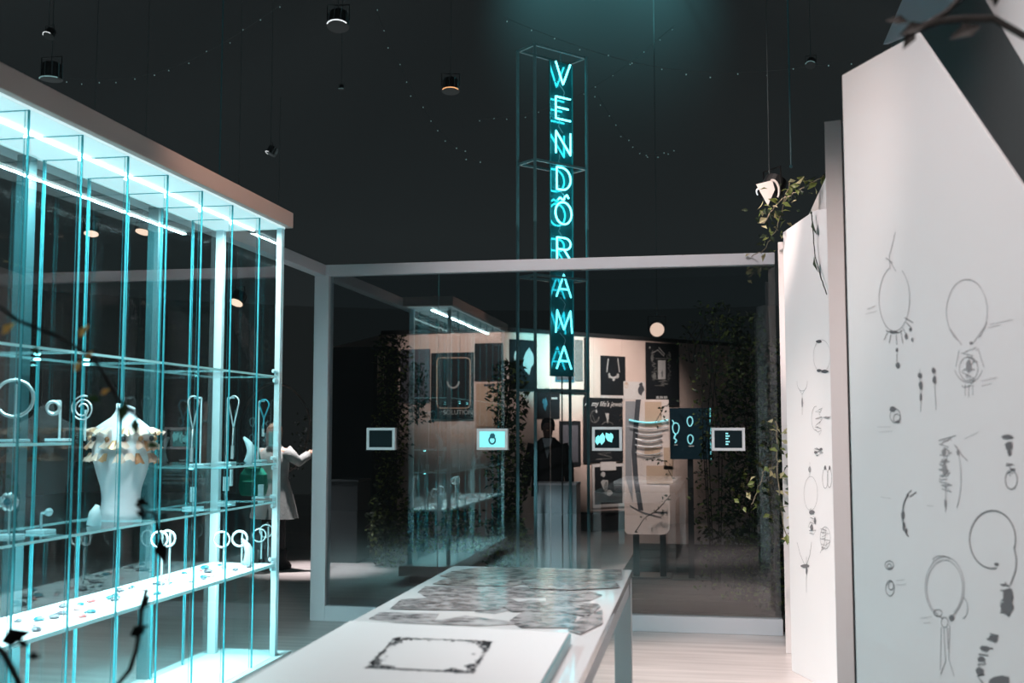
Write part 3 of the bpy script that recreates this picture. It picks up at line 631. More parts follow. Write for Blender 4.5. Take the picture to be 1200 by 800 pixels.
draw(*A, 'torque_sketch', [('h',1172,682,1187,720,40), ('b',1181,700,7,15), ('b',1180,712,8,10)], .004, 'inkmid')
draw(*A, 'pendant_sketch', [('b',1180,512,8,3), ('b',1182,522,5,6), ('b',1183,530,3,5), ('e',1185,562,7,11,0,360), ('h',1178,542,1190,556,12)], .003, 'inkmid')
draw(*A, 'bracelet_sketch', [[(1170,745),(1160,742),(1168,752),(1156,748),(1164,760),(1150,757),(1158,768),(1147,766),(1155,778),(1146,778),(1153,790),(1145,792),(1152,800)], ('b',1164,748,7,5), ('b',1154,760,6,4), ('b',1150,772,5,4), ('b',1148,786,5,5), ('b',1172,798,14,7)], .006, 'inkmid')
Cc = (tC, PC, nC)
draw(*Cc, 'bracelet_sketch', [('e',963,417,10,19,0,360)], .0025, 'pencil')
draw(*Cc, 'bracelet_sketch', [('b',960,400,4,2), ('b',966,435,5,2.2), ('b',960,434,3,2)], .004, 'ink')
draw(*Cc, 'pendant_sketch', [('e',940,448,6,10,-10,190), [(936,455),(940,462)], [(944,455),(940,462)], [(940,462),(940,486)], ('b',940,472,1.2,7)], .003, 'pencil')
draw(*Cc, 'brooch_sketch', [('h',955,478,964,508,26), [(962,489),(974,488)], ('b',969,489,4,1.6), ('e',956,490,5,14,80,280)], .003, 'pencil')
draw(*Cc, 'ring_sketch', [('h',953,524,966,532,9), ('b',956,530,2,1.6), ('b',962,526,2,1.5)], .004, 'inkmid')
draw(*Cc, 'earring_sketch', [('e',967,560,3.2,12,0,360), ('e',972,560,2.6,11,0,360), ('b',967,548,1.4,3), ('b',972,548,1.2,3)], .003, 'inkmid')
draw(*Cc, 'necklace_sketch', [[(949,541),(949,558)], ('b',949,550,1.8,4), ('e',950,578,8,20,0,360)], .0025, 'pencil')
draw(*Cc, 'pendant_sketch', [('h',947,596,957,626,22), ('b',951,600,4,2.5), ('b',951,618,2,5), ('b',955,610,1.5,4)], .0028, 'inkmid')
draw(*Cc, 'leaf_sketch', [('h',960,618,973,644,24), [(961,648),(966,636),(968,618)], ('e',967,630,6,13,0,360)], .003, 'pencil')
draw(*Cc, 'dagger_sketch', [[(934,635),(938,650),(943,662)], [(951,635),(949,650),(945,662)], [(945,652),(945,694)], ('b',944,663,6,2.2), ('b',945,668,1.2,6)], .003, 'inkmid')

# ---------------------------------------------------------------- foliage
def vine(name, label, path, nleaf, L, mats, r=.004, spread=.06, seed=1, tm='twigpale', cat='plant', group=None, bunch=None, flat=None, each=False):
    rnd = random.Random(seed); t = thing(name, label, cat, path[0], group); P = [V(p) for p in path]
    cum = [0]
    for a, b in zip(P, P[1:]): cum.append(cum[-1] + (b-a).length)
    def at(s):
        for i in range(len(P)-1):
            if s <= cum[i+1]: return P[i].lerp(P[i+1], (s-cum[i])/max(1e-6, cum[i+1]-cum[i]))
        return P[-1]
    st = [at(cum[-1]*i/24) + V([rnd.uniform(-1,1)*spread*.08 for _ in range(3)]) for i in range(25)]
    obj('stem', MB().tube(st, r, 5), M[tm], t)
    mbs = [MB() for _ in mats]
    for i in range(nleaf):
        s = rnd.random()*cum[-1]; p = at(s); o = V((rnd.gauss(0,1), rnd.gauss(0,1), rnd.gauss(0,.8)))*spread*.5
        d = V((rnd.uniform(-1,1), rnd.uniform(-1,1), rnd.uniform(-1,.5))); n = V((rnd.uniform(-1,1), rnd.uniform(-1,.2), rnd.uniform(-.2,1)))
        k = rnd.randrange(len(mats)); l = L*rnd.uniform(.6, 1.25)
        if each:
            mm = MB().leaf(p+o, d, n, l, l*.55); obj('leaf', mm, M[mats[k]], t)
        else: mbs[k].leaf(p+o, d, n, l, l*.55)
    if not each:
        for mb, mm in zip(mbs, mats):
            if len(mb.b.verts): obj('foliage', mb, M[mm], t, kind='stuff')
    return t
def P3(px, py, Y): return atY(px, py, Y)
# vine over the far panels
vine('climbing_vine', 'green vine with pale leaves spilling over the panel top beside the hanging spotlight', [P3(966,205,7.4), P3(940,222,7.5), P3(918,232,7.55), P3(905,245,7.6), P3(893,262,7.6)], 52, .075, ['leaf','leafyellow','leaf','leafdark'], .004, .11, 3, each=True)
vine('climbing_vine', 'leafy sprig hanging over the end of the white top beam', [P3(925,215,7.7), P3(912,262,8.0), P3(897,292,8.6), P3(880,300,8.9)], 34, .065, ['leaf','leafyellow','leafdark'], .004, .09, 5, each=True)
vine('climbing_vine', 'thin trailing vine with dark drooping leaves on the narrow sketch panel', [on_plane(951,248,PC+nC*.03,nC), on_plane(953,275,PC+nC*.03,nC), on_plane(955,300,PC+nC*.03,nC), on_plane(962,325,PC+nC*.03,nC), on_plane(969,345,PC+nC*.03,nC)], 0, .05, ['leafdark'], .0035, .02, 6, 'twig')
vv = [o for o in COL.objects if o.name.startswith('climbing_vine')][-1]
for (px, py, l) in ((952, 256, .11), (954, 300, .11), (950,245,.05)):
    p = on_plane(px, py, PC+nC*.04, nC); obj('leaf', MB().leaf(p, (.1, -.05, -1), nC, l, l*.36), M['leafdark'], vv)
vine('climbing_vine', 'vine with yellow lit leaves climbing the panel edge beside the glass', [P3(908,488,8.15), P3(912,520,8.15), P3(910,560,8.1), P3(916,600,8.1), P3(922,632,8.1)], 50, .07, ['leafdark','leafdark','leaf','leafyellow'], .004, .12, 8, each=True)
vine('climbing_vine', 'small yellow leaved sprig standing out before the dark glass', [P3(912,545,8.2), P3(895,552,8.2), P3(888,575,8.2), P3(880,590,8.2)], 16, .055, ['leafyellow','leaf'], .003, .10, 9, each=True)
# plants behind the glass
def bush(name, label, cx, cy, w, z0, z1, n, L, mats, seed, group=None, taper=.3):
    rnd = random.Random(seed); t = thing(name, label, 'plant', (cx, cy, max(0, z0)), group)
    m = MB(); h = z1-z0
    for k in range(5):
        a = rnd.random()*6; m.tube([(cx+math.cos(a)*w*.1, cy+math.sin(a)*w*.1, max(0, z0)), (cx+math.cos(a)*w*.25, cy+math.sin(a)*w*.2, z0+h*.5), (cx+math.cos(a+1)*w*.35, cy+math.sin(a)*w*.3, z0+h*.92)], .005, 5)
    obj('stem', m, M['twig'], t); mbs = [MB() for _ in mats]
    for i in range(n):
        f = rnd.random(); a = rnd.random()*2*PI; r = w*.5*math.sqrt(rnd.random())*(1-taper*f)*(1+.25*math.sin(f*17+seed)); k = rnd.randrange(len(mats))
        p = V((cx+r*math.cos(a), cy+r*math.sin(a)*.8, max(.02, z0+h*f)))
        mbs[k].leaf(p, (rnd.uniform(-1,1), rnd.uniform(-1,1), rnd.uniform(-.6,.8)), (rnd.uniform(-1,1), rnd.uniform(-1,0), rnd.uniform(0,1)), L*rnd.uniform(.6,1.3), L*.5*rnd.uniform(.7,1.2))
    for mb, mm in zip(mbs, mats): obj('foliage', mb, M[mm], t, kind='stuff')
    return t
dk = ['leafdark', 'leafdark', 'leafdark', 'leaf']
def bpx(px, Y): return atY(px, 500, Y).x
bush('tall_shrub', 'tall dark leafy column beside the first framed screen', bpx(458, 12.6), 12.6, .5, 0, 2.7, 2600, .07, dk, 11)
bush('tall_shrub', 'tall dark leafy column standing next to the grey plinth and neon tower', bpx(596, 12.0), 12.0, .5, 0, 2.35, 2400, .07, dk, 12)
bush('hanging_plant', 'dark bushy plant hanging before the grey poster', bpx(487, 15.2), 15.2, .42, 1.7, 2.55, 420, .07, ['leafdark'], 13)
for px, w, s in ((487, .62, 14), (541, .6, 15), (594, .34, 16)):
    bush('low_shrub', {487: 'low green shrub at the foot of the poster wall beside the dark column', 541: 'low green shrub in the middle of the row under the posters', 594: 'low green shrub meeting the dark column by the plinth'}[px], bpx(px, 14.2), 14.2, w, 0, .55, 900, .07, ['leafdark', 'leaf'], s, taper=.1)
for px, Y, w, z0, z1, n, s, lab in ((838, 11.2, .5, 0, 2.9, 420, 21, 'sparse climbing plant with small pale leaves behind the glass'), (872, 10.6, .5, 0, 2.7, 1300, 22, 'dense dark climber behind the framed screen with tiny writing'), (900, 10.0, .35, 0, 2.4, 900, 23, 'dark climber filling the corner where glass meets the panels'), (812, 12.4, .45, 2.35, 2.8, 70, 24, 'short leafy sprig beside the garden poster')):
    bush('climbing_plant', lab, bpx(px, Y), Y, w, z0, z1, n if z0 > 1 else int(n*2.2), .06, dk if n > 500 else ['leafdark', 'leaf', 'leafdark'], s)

# ---------------------------------------------------------------- poster wall contents
class Wall:
    def __init__(s, a, b): s.a = a; s.d = (b-a).normalized(); s.n = V((s.d.y, -s.d.x, 0)); s.n = -s.n if s.n.y > 0 else s.n
    def px(s, x, y, off=0): return on_plane(x, y, s.a + s.n*off, s.n)
W1, W2 = Wall(WB, WC), Wall(WC, WD)
def poster(w, x0, y0, x1, y1, m, name, label, off=.02, border=None, cat='poster', th=.008):
    ym = (y0+y1)/2; xm = (x0+x1)/2; A0 = w.px(x0, ym, off); A1 = w.px(x1, ym, off); zt = w.px(xm, y0, off).z; zb = w.px(xm, y1, off).z
    t = thing(name, label, cat, (A0.x, A0.y, zb)); A0.z = zb; A1.z = zb
    sh = obj('sheet', MB().frame_box(A0, A1-A0, -w.n*th, V((0,0,zt-zb))), M[m], t)
    if border:
        b = border; e = (A1-A0).normalized(); W_ = (A1-A0).length; H_ = zt-zb
        fr = MB(); o_ = A0 + w.n*.004
        for (u, v, du, dv) in ((0,0,W_,b), (0,H_-b,W_,b), (0,b,b,H_-2*b), (W_-b,b,b,H_-2*b)): fr.frame_box(o_+e*u+V((0,0,v)), e*du, -w.n*.004, V((0,0,dv)))
        obj('border', fr, M['paper'], t)
    t['_w'] = 0
    del t['_w']
    def U(px, py): return w.px(px, py, off+.004)
    return sh, U, w
def strokes(t, U, w, name, ss, wd=.012, m='print_light', label=None):
    mb = MB(); rnd = random.Random(len(ss))
    for s in ss:
        if s[0] == 'e':
            _, cx, cy, rx, ry, a0, a1 = s; s = [(cx+rx*math.cos(math.radians(a0+(a1-a0)*i/20)), cy+ry*math.sin(math.radians(a0+(a1-a0)*i/20))) for i in range(21)]
        elif s[0] == 'b':
            _, cx, cy, rx, ry = s; mb.poly([U(cx+rx*math.cos(a)*rnd.uniform(.6,1.1), cy+ry*math.sin(a)*rnd.uniform(.6,1.1)) for a in [2*PI*i/9 for i in range(9)]]); continue
        elif s[0] == 'q': mb.poly([U(*p) for p in s[1]]); continue
        elif s[0] == 'h':
            _, x0, y0, x1, y1, k = s; s = [(rnd.uniform(x0, x1), y0+(y1-y0)*i/(k-1)) for i in range(k)]
        mb.ribbon([U(*p) for p in s], w.n, wd)
    return obj(name, mb, M[m], t, label, recalc=False)
def text(par, body, loc, ex, size, m, name='writing', shear=0):
    c = bpy.data.curves.new(name, 'FONT'); c.body = body; c.size = size; c.align_x = 'LEFT'; c.shear = shear; c.extrude = .001
    o = bpy.data.objects.new(name, c); COL.objects.link(o); e = V(ex).normalized(); n = e.cross(V((0,0,1)))
    mt = Matrix((( e.x, 0, n.x, loc[0]), (e.y, 0, n.y, loc[1]), (0, 1, 0, loc[2]), (0,0,0,1)))
    dg = bpy.context.evaluated_depsgraph_get(); me = bpy.data.meshes.new_from_object(o.evaluated_get(dg)); bpy.data.objects.remove(o)
    me.transform(mt); me.materials.clear(); me.materials.append(M[m]); me.name = name
    q_ = bpy.data.objects.new(name, me); COL.objects.link(q_); q_.parent = par; q_.matrix_parent_inverse = Matrix.Translation(-par.location); return q_
t, U, w = poster(W1, 469, 409, 504, 472, 'postergrey', 'poster', 'grey lavender poster behind the hanging plant')
t, U, w = poster(W1, 505, 413, 555, 491, 'posterblack', 'poster', 'black poster with a rounded pink outline and a curved necklace', .035)
rr = [(516,419),(546,419)] + [(546+5*math.sin(q_), 424-5*math.cos(q_)) for q_ in (.4,.8,1.2,1.57)] + [(551,473)] + [(546+5*math.cos(q_), 473+5*math.sin(q_)) for q_ in (.4,.8,1.2,1.57)] + [(517,478)] + [(517-5*math.sin(q_), 473+5*math.cos(q_)) for q_ in (.4,.8,1.2,1.57)] + [(512,424)] + [(517-5*math.cos(q_), 424-5*math.sin(q_)) for q_ in (.4,.8,1.2,1.57)]
strokes(t, U, w, 'outline', [rr], .016, 'beige'); strokes(t, U, w, 'necklace_print', [('e',531,446,7,8.5,5,175), ('e',531,446,6.5,8,10,170)], .022, 'print_light')
text(t, 'SOLUTION', U(519.5, 485.5), W1.d, .10, 'print_light')
t, U, w = poster(W1, 556, 402, 589, 446, 'posterblack', 'poster', 'plain near black poster at the wall corner')
t, U, w = poster(W1, 558, 449, 588, 500, 'beige', 'poster', 'brownish textured sheet under the near black corner poster', .015)
strokes(t, U, w, 'caption_bar', [('q', [(567,450),(580,450),(580,452.5),(567,452.5)])], .01, 'ink')
t, U, w = poster(W2, 597, 398, 627, 456, 'posterblack', 'poster', 'dark poster with a pale oval shape washed in cyan light')
strokes(t, U, w, 'oval_print', [('b',619,424,7,16), ('b',604,417,2,6)], .01, 'print_light')
t, U, w = poster(W2, 651, 396, 673, 447, 'posterteal', 'poster', 'blue poster with a pale figure seen behind the lowest neon letter'); strokes(t, U, w, 'figure_print', [('b',662,432,6,8), ('b',656,405,5,6), ('b',668,404,5,5), ('e',662,420,3,10,0,360)], .02, 'print_light'); strokes(t, U, w, 'dark_band_print', [('q', [(652,436),(672,436),(672,445),(652,445)])], .01, 'ink')
t, U, w = poster(W2, 674, 398, 683, 446, 'print_mid', 'poster', 'narrow grey poster between the neon tower and the black wall post')
t, U, w = poster(W2, 628, 457, 656, 490, 'posterblack', 'poster', 'small black poster with a bluish figure above the man in the dark suit'); strokes(t, U, w, 'figure_print', [('b',639,474,2.5,8), ('b',637,470,2,3)], .01, 'posterteal'); strokes(t, U, w, 'caption_print', [[(646,466.5),(653,466.5)]], .03, 'print_light')
# black wall post and the rail between the pinned sheets
obj('trim_1', MB().frame_box(W2.px(685.5, 395, .03) * 1, (W2.px(689.5, 395, .03)-W2.px(685.5, 395, .03)), -W2.n*.03, V((0,0,-1.05))), M['blackmatte'], kind='structure')
obj('trim_2', MB().frame_box(W2.px(640, 455, .03), V((W2.d.x, W2.d.y, 0))*(W2.px(690,455,.03)-W2.px(640,455,.03)).length, -W2.n*.03, V((0,0,-.07))), M['blackmatte'], kind='structure')
t = thing('picture_frame', 'empty black picture frame on the pink wall beside the neon tower', 'picture frame', W2.px(660, 546, .02))
a_, b_ = W2.px(656, 493, .02), W2.px(680.5, 493, .02); L_ = (b_-a_).length; zb = W2.px(668, 546, .02).z; H_ = a_.z-zb; a_.z = zb; fr = MB()
for (u, v, du, dv) in ((0,0,L_,.06), (0,H_-.06,L_,.06), (0,.06,.05,H_-.12), (L_-.05,.06,.05,H_-.12)): fr.frame_box(a_+W2.d*u+V((0,0,v)), W2.d*du, -W2.n*.02, V((0,0,dv)))
obj('frame', fr, M['posterblack'], t); obj('sheet', MB().frame_box(a_+W2.d*.05-W2.n*.008+V((0,0,.06)), W2.d*(L_-.1), -W2.n*.006, V((0,0,H_-.12))), M['postergrey'], t)
t, U, w = poster(W2, 704, 417, 733, 463, 'posterblack', 'poster', 'black poster with a spiked crescent necklace'); strokes(t, U, w, 'necklace_print', [('e',719,437,6,6,10,170), ('e',719,437,5,5,10,170), ('b',714,440,1.5,4), ('b',719,444,1.8,3.5), ('b',724,440,1.5,4), [(713,420),(711,436)], [(724,420),(726,436)]], .02, 'print_light')
obj('caption_strip', MB().frame_box(W2.px(704, 468, .024), W2.d*(W2.px(733,468,.024)-W2.px(704,468,.024)).length, -W2.n*.006, V((0,0,.07))), M['paper'], t)
t, U, w = poster(W2, 731, 447, 756, 468, 'paper', 'poster', 'white card with two small drop brooches', .06); strokes(t, U, w, 'brooch_print', [('e',734,451,2.2,3.2,0,360), ('b',734,450,1.2,2)], .012, 'beige'); strokes(t, U, w, 'brooch_print', [('b',751,457,4,7), ('b',751,450,3,2)], .012, 'ink')
t, U, w = poster(W2, 757, 402, 796, 475, 'posterblack', 'poster', 'large dark poster with a pale doorway picture', .045)
strokes(t, U, w, 'doorway_print', [('q', [(771,422),(780,422),(780,444),(771,444)]), [(763,414),(771,410),(778,417)], [(772,407),(779,415)]], .014, 'print_light'); strokes(t, U, w, 'doorway_print', [('b',776,438,1.3,5)], .01, 'ink')
strokes(t, U, w, 'garden_print', [('h',763,410,770,446,30), ('h',781,412,787,446,26), ('h',766,444,784,452,16), ('b',764,419,2.2,5), ('b',767,440,2.5,5), ('b',785,416,1.5,4), [(768,420),(783,420)]], .012, 'print_mid'); strokes(t, U, w, 'caption_print', [[(769,465.5),(772,465.5)], [(773,465.5),(777,465.5)], [(778,465.5),(782,465.5)]], .04, 'print_light')
strokes(t, U, w, 'moon_print', [('b',761.5,407,1.2,1.4)], .01, 'print_light')
t, U, w = poster(W2, 684, 466, 730, 541, 'posterblack', 'poster', 'black poster with white handwriting about jewelry across the top', .045, None)
text(t, "A  my life's jewelry", U(685, 475.5), W2.d, .118, 'paper', shear=.35)
strokes(t, U, w, 'portrait_print', [('b',712,488,2.2,6), [(709,484),(713,487),(712,496)], ('b',699,482,1,2.5)], .012, 'print_light'); strokes(t, U, w, 'portrait_print', [('e',697,488,5,7,0,300), [(694,486),(698,495),(702,488)], ('e',712,500,7,6,200,340), ('h',696,510,720,538,26)], .010, 'print_mid')
t, U, w = poster(W2, 704, 541, 722, 551, 'paper', 'note_card', 'small white note card pinned below the handwriting poster', .05, cat='card')
t, U, w = poster(W2, 694, 543, 732, 594, 'posterblack', 'poster', 'dark framed print of a crouching pale figure', .025, .05); strokes(t, U, w, 'figure_print', [('b',709,567,5,7), ('b',707,556,3,3.5), ('b',714,578,4,4)], .01, 'print_light'); strokes(t, U, w, 'figure_print', [('b',710,572,3,9)], .01, 'print_mid')
# cabinet under the print
cb = thing('cabinet', 'low grey cabinet with a dark handle under the framed print', 'cabinet', W2.px(712, 600, .25)); a_ = W2.px(694, 601, .34); b_ = W2.px(736, 601, .34); L_ = (b_-a_).length; top = a_.z; a_.z = 0
obj('body', MB().frame_box(a_, W2.d*L_, -W2.n*.28, V((0,0,top))), mcab := mat('cabinet_grey', (.16, .13, .13), .6), cb, bevel=.004)
dr = obj('drawer', MB().frame_box(a_+W2.d*.02+W2.n*.015+V((0,0,top*.5)), W2.d*(L_-.04), -W2.n*.014, V((0,0,top*.46))), mcab, cb, bevel=.003)
obj('drawer', MB().frame_box(a_+W2.d*.02+W2.n*.015+V((0,0,.04)), W2.d*(L_-.04), -W2.n*.014, V((0,0,top*.42))), mcab, cb, bevel=.003)
obj('handle', MB().frame_box(a_+W2.d*(L_*.33)+W2.n*.03+V((0,0,top*.78)), W2.d*(L_*.28), -W2.n*.014, V((0,0,.035))), M['blackmatte'], dr)
# left part of the back room: dark partition with prints, grey box
dp = thing('dark_partition', 'tall black partition standing before the pink wall near the corner post', 'partition', (bpx(415, 15.5), 15.5, 0))
x0, x1 = bpx(389, 15.5), bpx(438, 15.5); zt = atY(430, 406, 15.5).z
obj('sheet', MB().box(x0, x1, 15.5, 15.56, 0, zt), M['darkgrey'], dp); obj('print', MB().box(bpx(441,15.4), bpx(451,15.4), 15.42, 15.44, 2.1, atY(445,412,15.4).z), M['beige'], dp)
obj('side_sheet', MB().box(x1, bpx(466, 15.5), 15.45, 15.5, 0, atY(450, 398, 15.5).z-.1), M['posterblack'], dp)
cx = thing('storage_box', 'dark grey storage box on the floor just behind the corner post', 'box', (bpx(403, 12.8), 12.8, 0))
obj('body', MB().box(bpx(388, 12.8), bpx(420, 12.8), 12.8, 13.3, 0, atY(400, 562, 12.8).z-.03), M['darkgrey'], cx, bevel=.01); obj('lid', MB().box(bpx(387, 12.8), bpx(421, 12.8), 12.79, 13.31, atY(400, 562, 12.8).z-.03, atY(400, 562, 12.8).z), M['darkgrey'], cx, bevel=.005)
# standing mirror sheet, its reflections painted as flat pieces; dark display screen on a stand
SY = 12.0
def sq(x0, y0, x1, y1, Y): a = atY(x0, (y0+y1)/2, Y); b = atY(x1, (y0+y1)/2, Y); return a.x, b.x, atY((x0+x1)/2, y1, Y).z, atY((x0+x1)/2, y0, Y).z
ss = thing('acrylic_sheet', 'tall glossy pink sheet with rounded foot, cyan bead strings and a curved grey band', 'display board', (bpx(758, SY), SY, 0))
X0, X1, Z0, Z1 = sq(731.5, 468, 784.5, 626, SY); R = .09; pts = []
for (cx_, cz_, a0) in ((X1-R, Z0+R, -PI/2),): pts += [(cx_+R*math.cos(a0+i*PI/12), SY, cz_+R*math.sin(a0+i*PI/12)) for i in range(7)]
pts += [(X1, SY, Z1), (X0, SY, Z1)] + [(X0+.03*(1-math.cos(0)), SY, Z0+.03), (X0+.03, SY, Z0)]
obj('sheet', MB().prism(pts, (0, .012, 0)), msh := mat('sheet_reflected_pink', (.82, .66, .60), .25, spec=.4, coat=.15, var=.12, vscale=2), ss)  # pink tone stands in for the lit surroundings mirrored in the sheet
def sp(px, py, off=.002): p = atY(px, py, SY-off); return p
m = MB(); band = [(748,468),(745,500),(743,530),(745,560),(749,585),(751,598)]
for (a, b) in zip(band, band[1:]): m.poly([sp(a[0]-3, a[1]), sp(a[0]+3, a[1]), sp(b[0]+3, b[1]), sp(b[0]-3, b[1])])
obj('reflected_band', m, M['ink'], ss); m = MB().poly([sp(733,470), sp(745,470), sp(740,530), sp(742,590), sp(733,560)]); obj('reflected_area', m, M['postergrey'] if 0 else mat('reflected_cool_grey', (.34, .32, .33), .4), ss)
for r_ in ((751,474,770,500),(750,522,768,530),(752,541,782,560),(772,522,783,545)): obj('reflected_card', MB().box(sp(r_[0],0).x, sp(r_[2],0).x, SY-.005, SY-.001, sp(0,r_[3]).z, sp(0,r_[1]).z), M['beige'], ss)
m = MB(); m.ribbon([sp(766,600,.004), sp(782,600,.004)], (0,-1,0), .012); m.ribbon([sp(738,592,.004), sp(752,600,.004), sp(775,606,.004)], (0,-1,0), .01); obj('reflected_line', m, M['inkmid'], ss)
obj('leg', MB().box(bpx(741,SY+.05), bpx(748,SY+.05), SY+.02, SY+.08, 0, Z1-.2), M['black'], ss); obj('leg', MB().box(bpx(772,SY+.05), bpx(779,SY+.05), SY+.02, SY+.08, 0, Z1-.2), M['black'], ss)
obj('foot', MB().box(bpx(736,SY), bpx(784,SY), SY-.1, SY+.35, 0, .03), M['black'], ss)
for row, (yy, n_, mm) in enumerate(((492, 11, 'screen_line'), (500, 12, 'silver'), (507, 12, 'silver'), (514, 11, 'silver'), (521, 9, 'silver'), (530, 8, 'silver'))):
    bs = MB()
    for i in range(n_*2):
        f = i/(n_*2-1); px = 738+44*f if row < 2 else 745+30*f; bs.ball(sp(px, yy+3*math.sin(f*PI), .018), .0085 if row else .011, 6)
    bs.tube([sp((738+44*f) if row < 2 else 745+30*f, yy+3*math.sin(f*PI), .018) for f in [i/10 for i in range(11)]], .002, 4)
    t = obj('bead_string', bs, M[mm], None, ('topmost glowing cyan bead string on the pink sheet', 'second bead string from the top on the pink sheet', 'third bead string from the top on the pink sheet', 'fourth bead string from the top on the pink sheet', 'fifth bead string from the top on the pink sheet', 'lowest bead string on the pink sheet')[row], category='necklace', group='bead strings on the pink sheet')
spot((-1.0, 10.3, 4.6), (-.45, 12.0, 1.1), 1100, 26, WARM, .5)
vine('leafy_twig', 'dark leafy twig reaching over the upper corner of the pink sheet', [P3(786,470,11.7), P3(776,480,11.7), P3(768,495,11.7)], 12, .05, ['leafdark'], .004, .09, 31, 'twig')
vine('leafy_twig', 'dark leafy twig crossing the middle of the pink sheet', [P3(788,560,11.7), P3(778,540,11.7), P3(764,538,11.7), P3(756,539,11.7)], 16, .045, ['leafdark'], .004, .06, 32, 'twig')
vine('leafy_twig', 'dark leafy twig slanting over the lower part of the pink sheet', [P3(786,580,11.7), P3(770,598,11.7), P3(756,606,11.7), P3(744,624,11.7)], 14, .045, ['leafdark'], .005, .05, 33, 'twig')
ds = thing('display_screen', 'dark teal screen showing three outlined necklaces', 'screen', (bpx(809, SY-.1), SY-.1, 0)); X0, X1, Z0, Z1 = sq(785, 478, 832, 538, SY-.1)
obj('screen', MB().box(X0, X1, SY-.1, SY-.07, Z0, Z1), mscr := mat('screen_deep_teal', (.004, .012, .018), .25, emit=(.002, .008, .011), es=1), ds)
obj('lit_edge', MB().box(X1, X1+.012, SY-.1, SY-.07, Z0, Z1), M['screen_cyan'], ds); obj('post', MB().box((X0+X1)/2-.03, (X0+X1)/2+.03, SY-.06, SY, 0, Z0+.3), M['black'], ds); obj('foot', MB().box((X0+X1)/2-.2, (X0+X1)/2+.2, SY-.2, SY+.2, 0, .03), M['black'], ds)
def sp2(px, py): return atY(px, py, SY-.103)
for cx_, cy_, rx, ry, tail in ((792,501,3.8,6.5,1), (808.5,493,3.2,5.5,0), (809,514,3.2,5.2,0)):
    m = MB(); m.ribbon([sp2(cx_+rx*math.cos(a), cy_+ry*math.sin(a)*(1+.12*math.sin(a))) for a in [2*PI*i/24 for i in range(25)]], (0,-1,0), .011)
    if tail: m.ribbon([sp2(790,496), sp2(788,492)], (0,-1,0), .012); m.ribbon([sp2(792,508), sp2(790,513), sp2(793,516), sp2(791,519)], (0,-1,0), .018)
    obj('necklace_image', m, M['screen_line'], ds, recalc=False)
m = MB(); m.ribbon([sp2(790,521), sp2(794,521)], (0,-1,0), .012); m.ribbon([sp2(807,522.5), sp2(813,522.5)], (0,-1,0), .01); obj('writing', m, M['print_light'], ds, recalc=False)

# ---------------------------------------------------------------- plinth and man in dark suit
pl = thing('plinth', 'light grey plinth before the man in the dark suit', 'plinth', (-1.76, 12.4, 0))
X0, X1 = bpx(625.5, 12.2), bpx(675, 12.2); zt = atY(650, 566, 12.2).z
obj('body', MB().box(X0, X1, 12.2, 12.6, 0, zt-.02), mp_ := mat('plinth_grey', (.36, .40, .42), .35), pl, bevel=.003); obj('top_plate', MB().box(X0-.005, X1+.005, 12.195, 12.605, zt-.02, zt), M['white'], pl, bevel=.002)

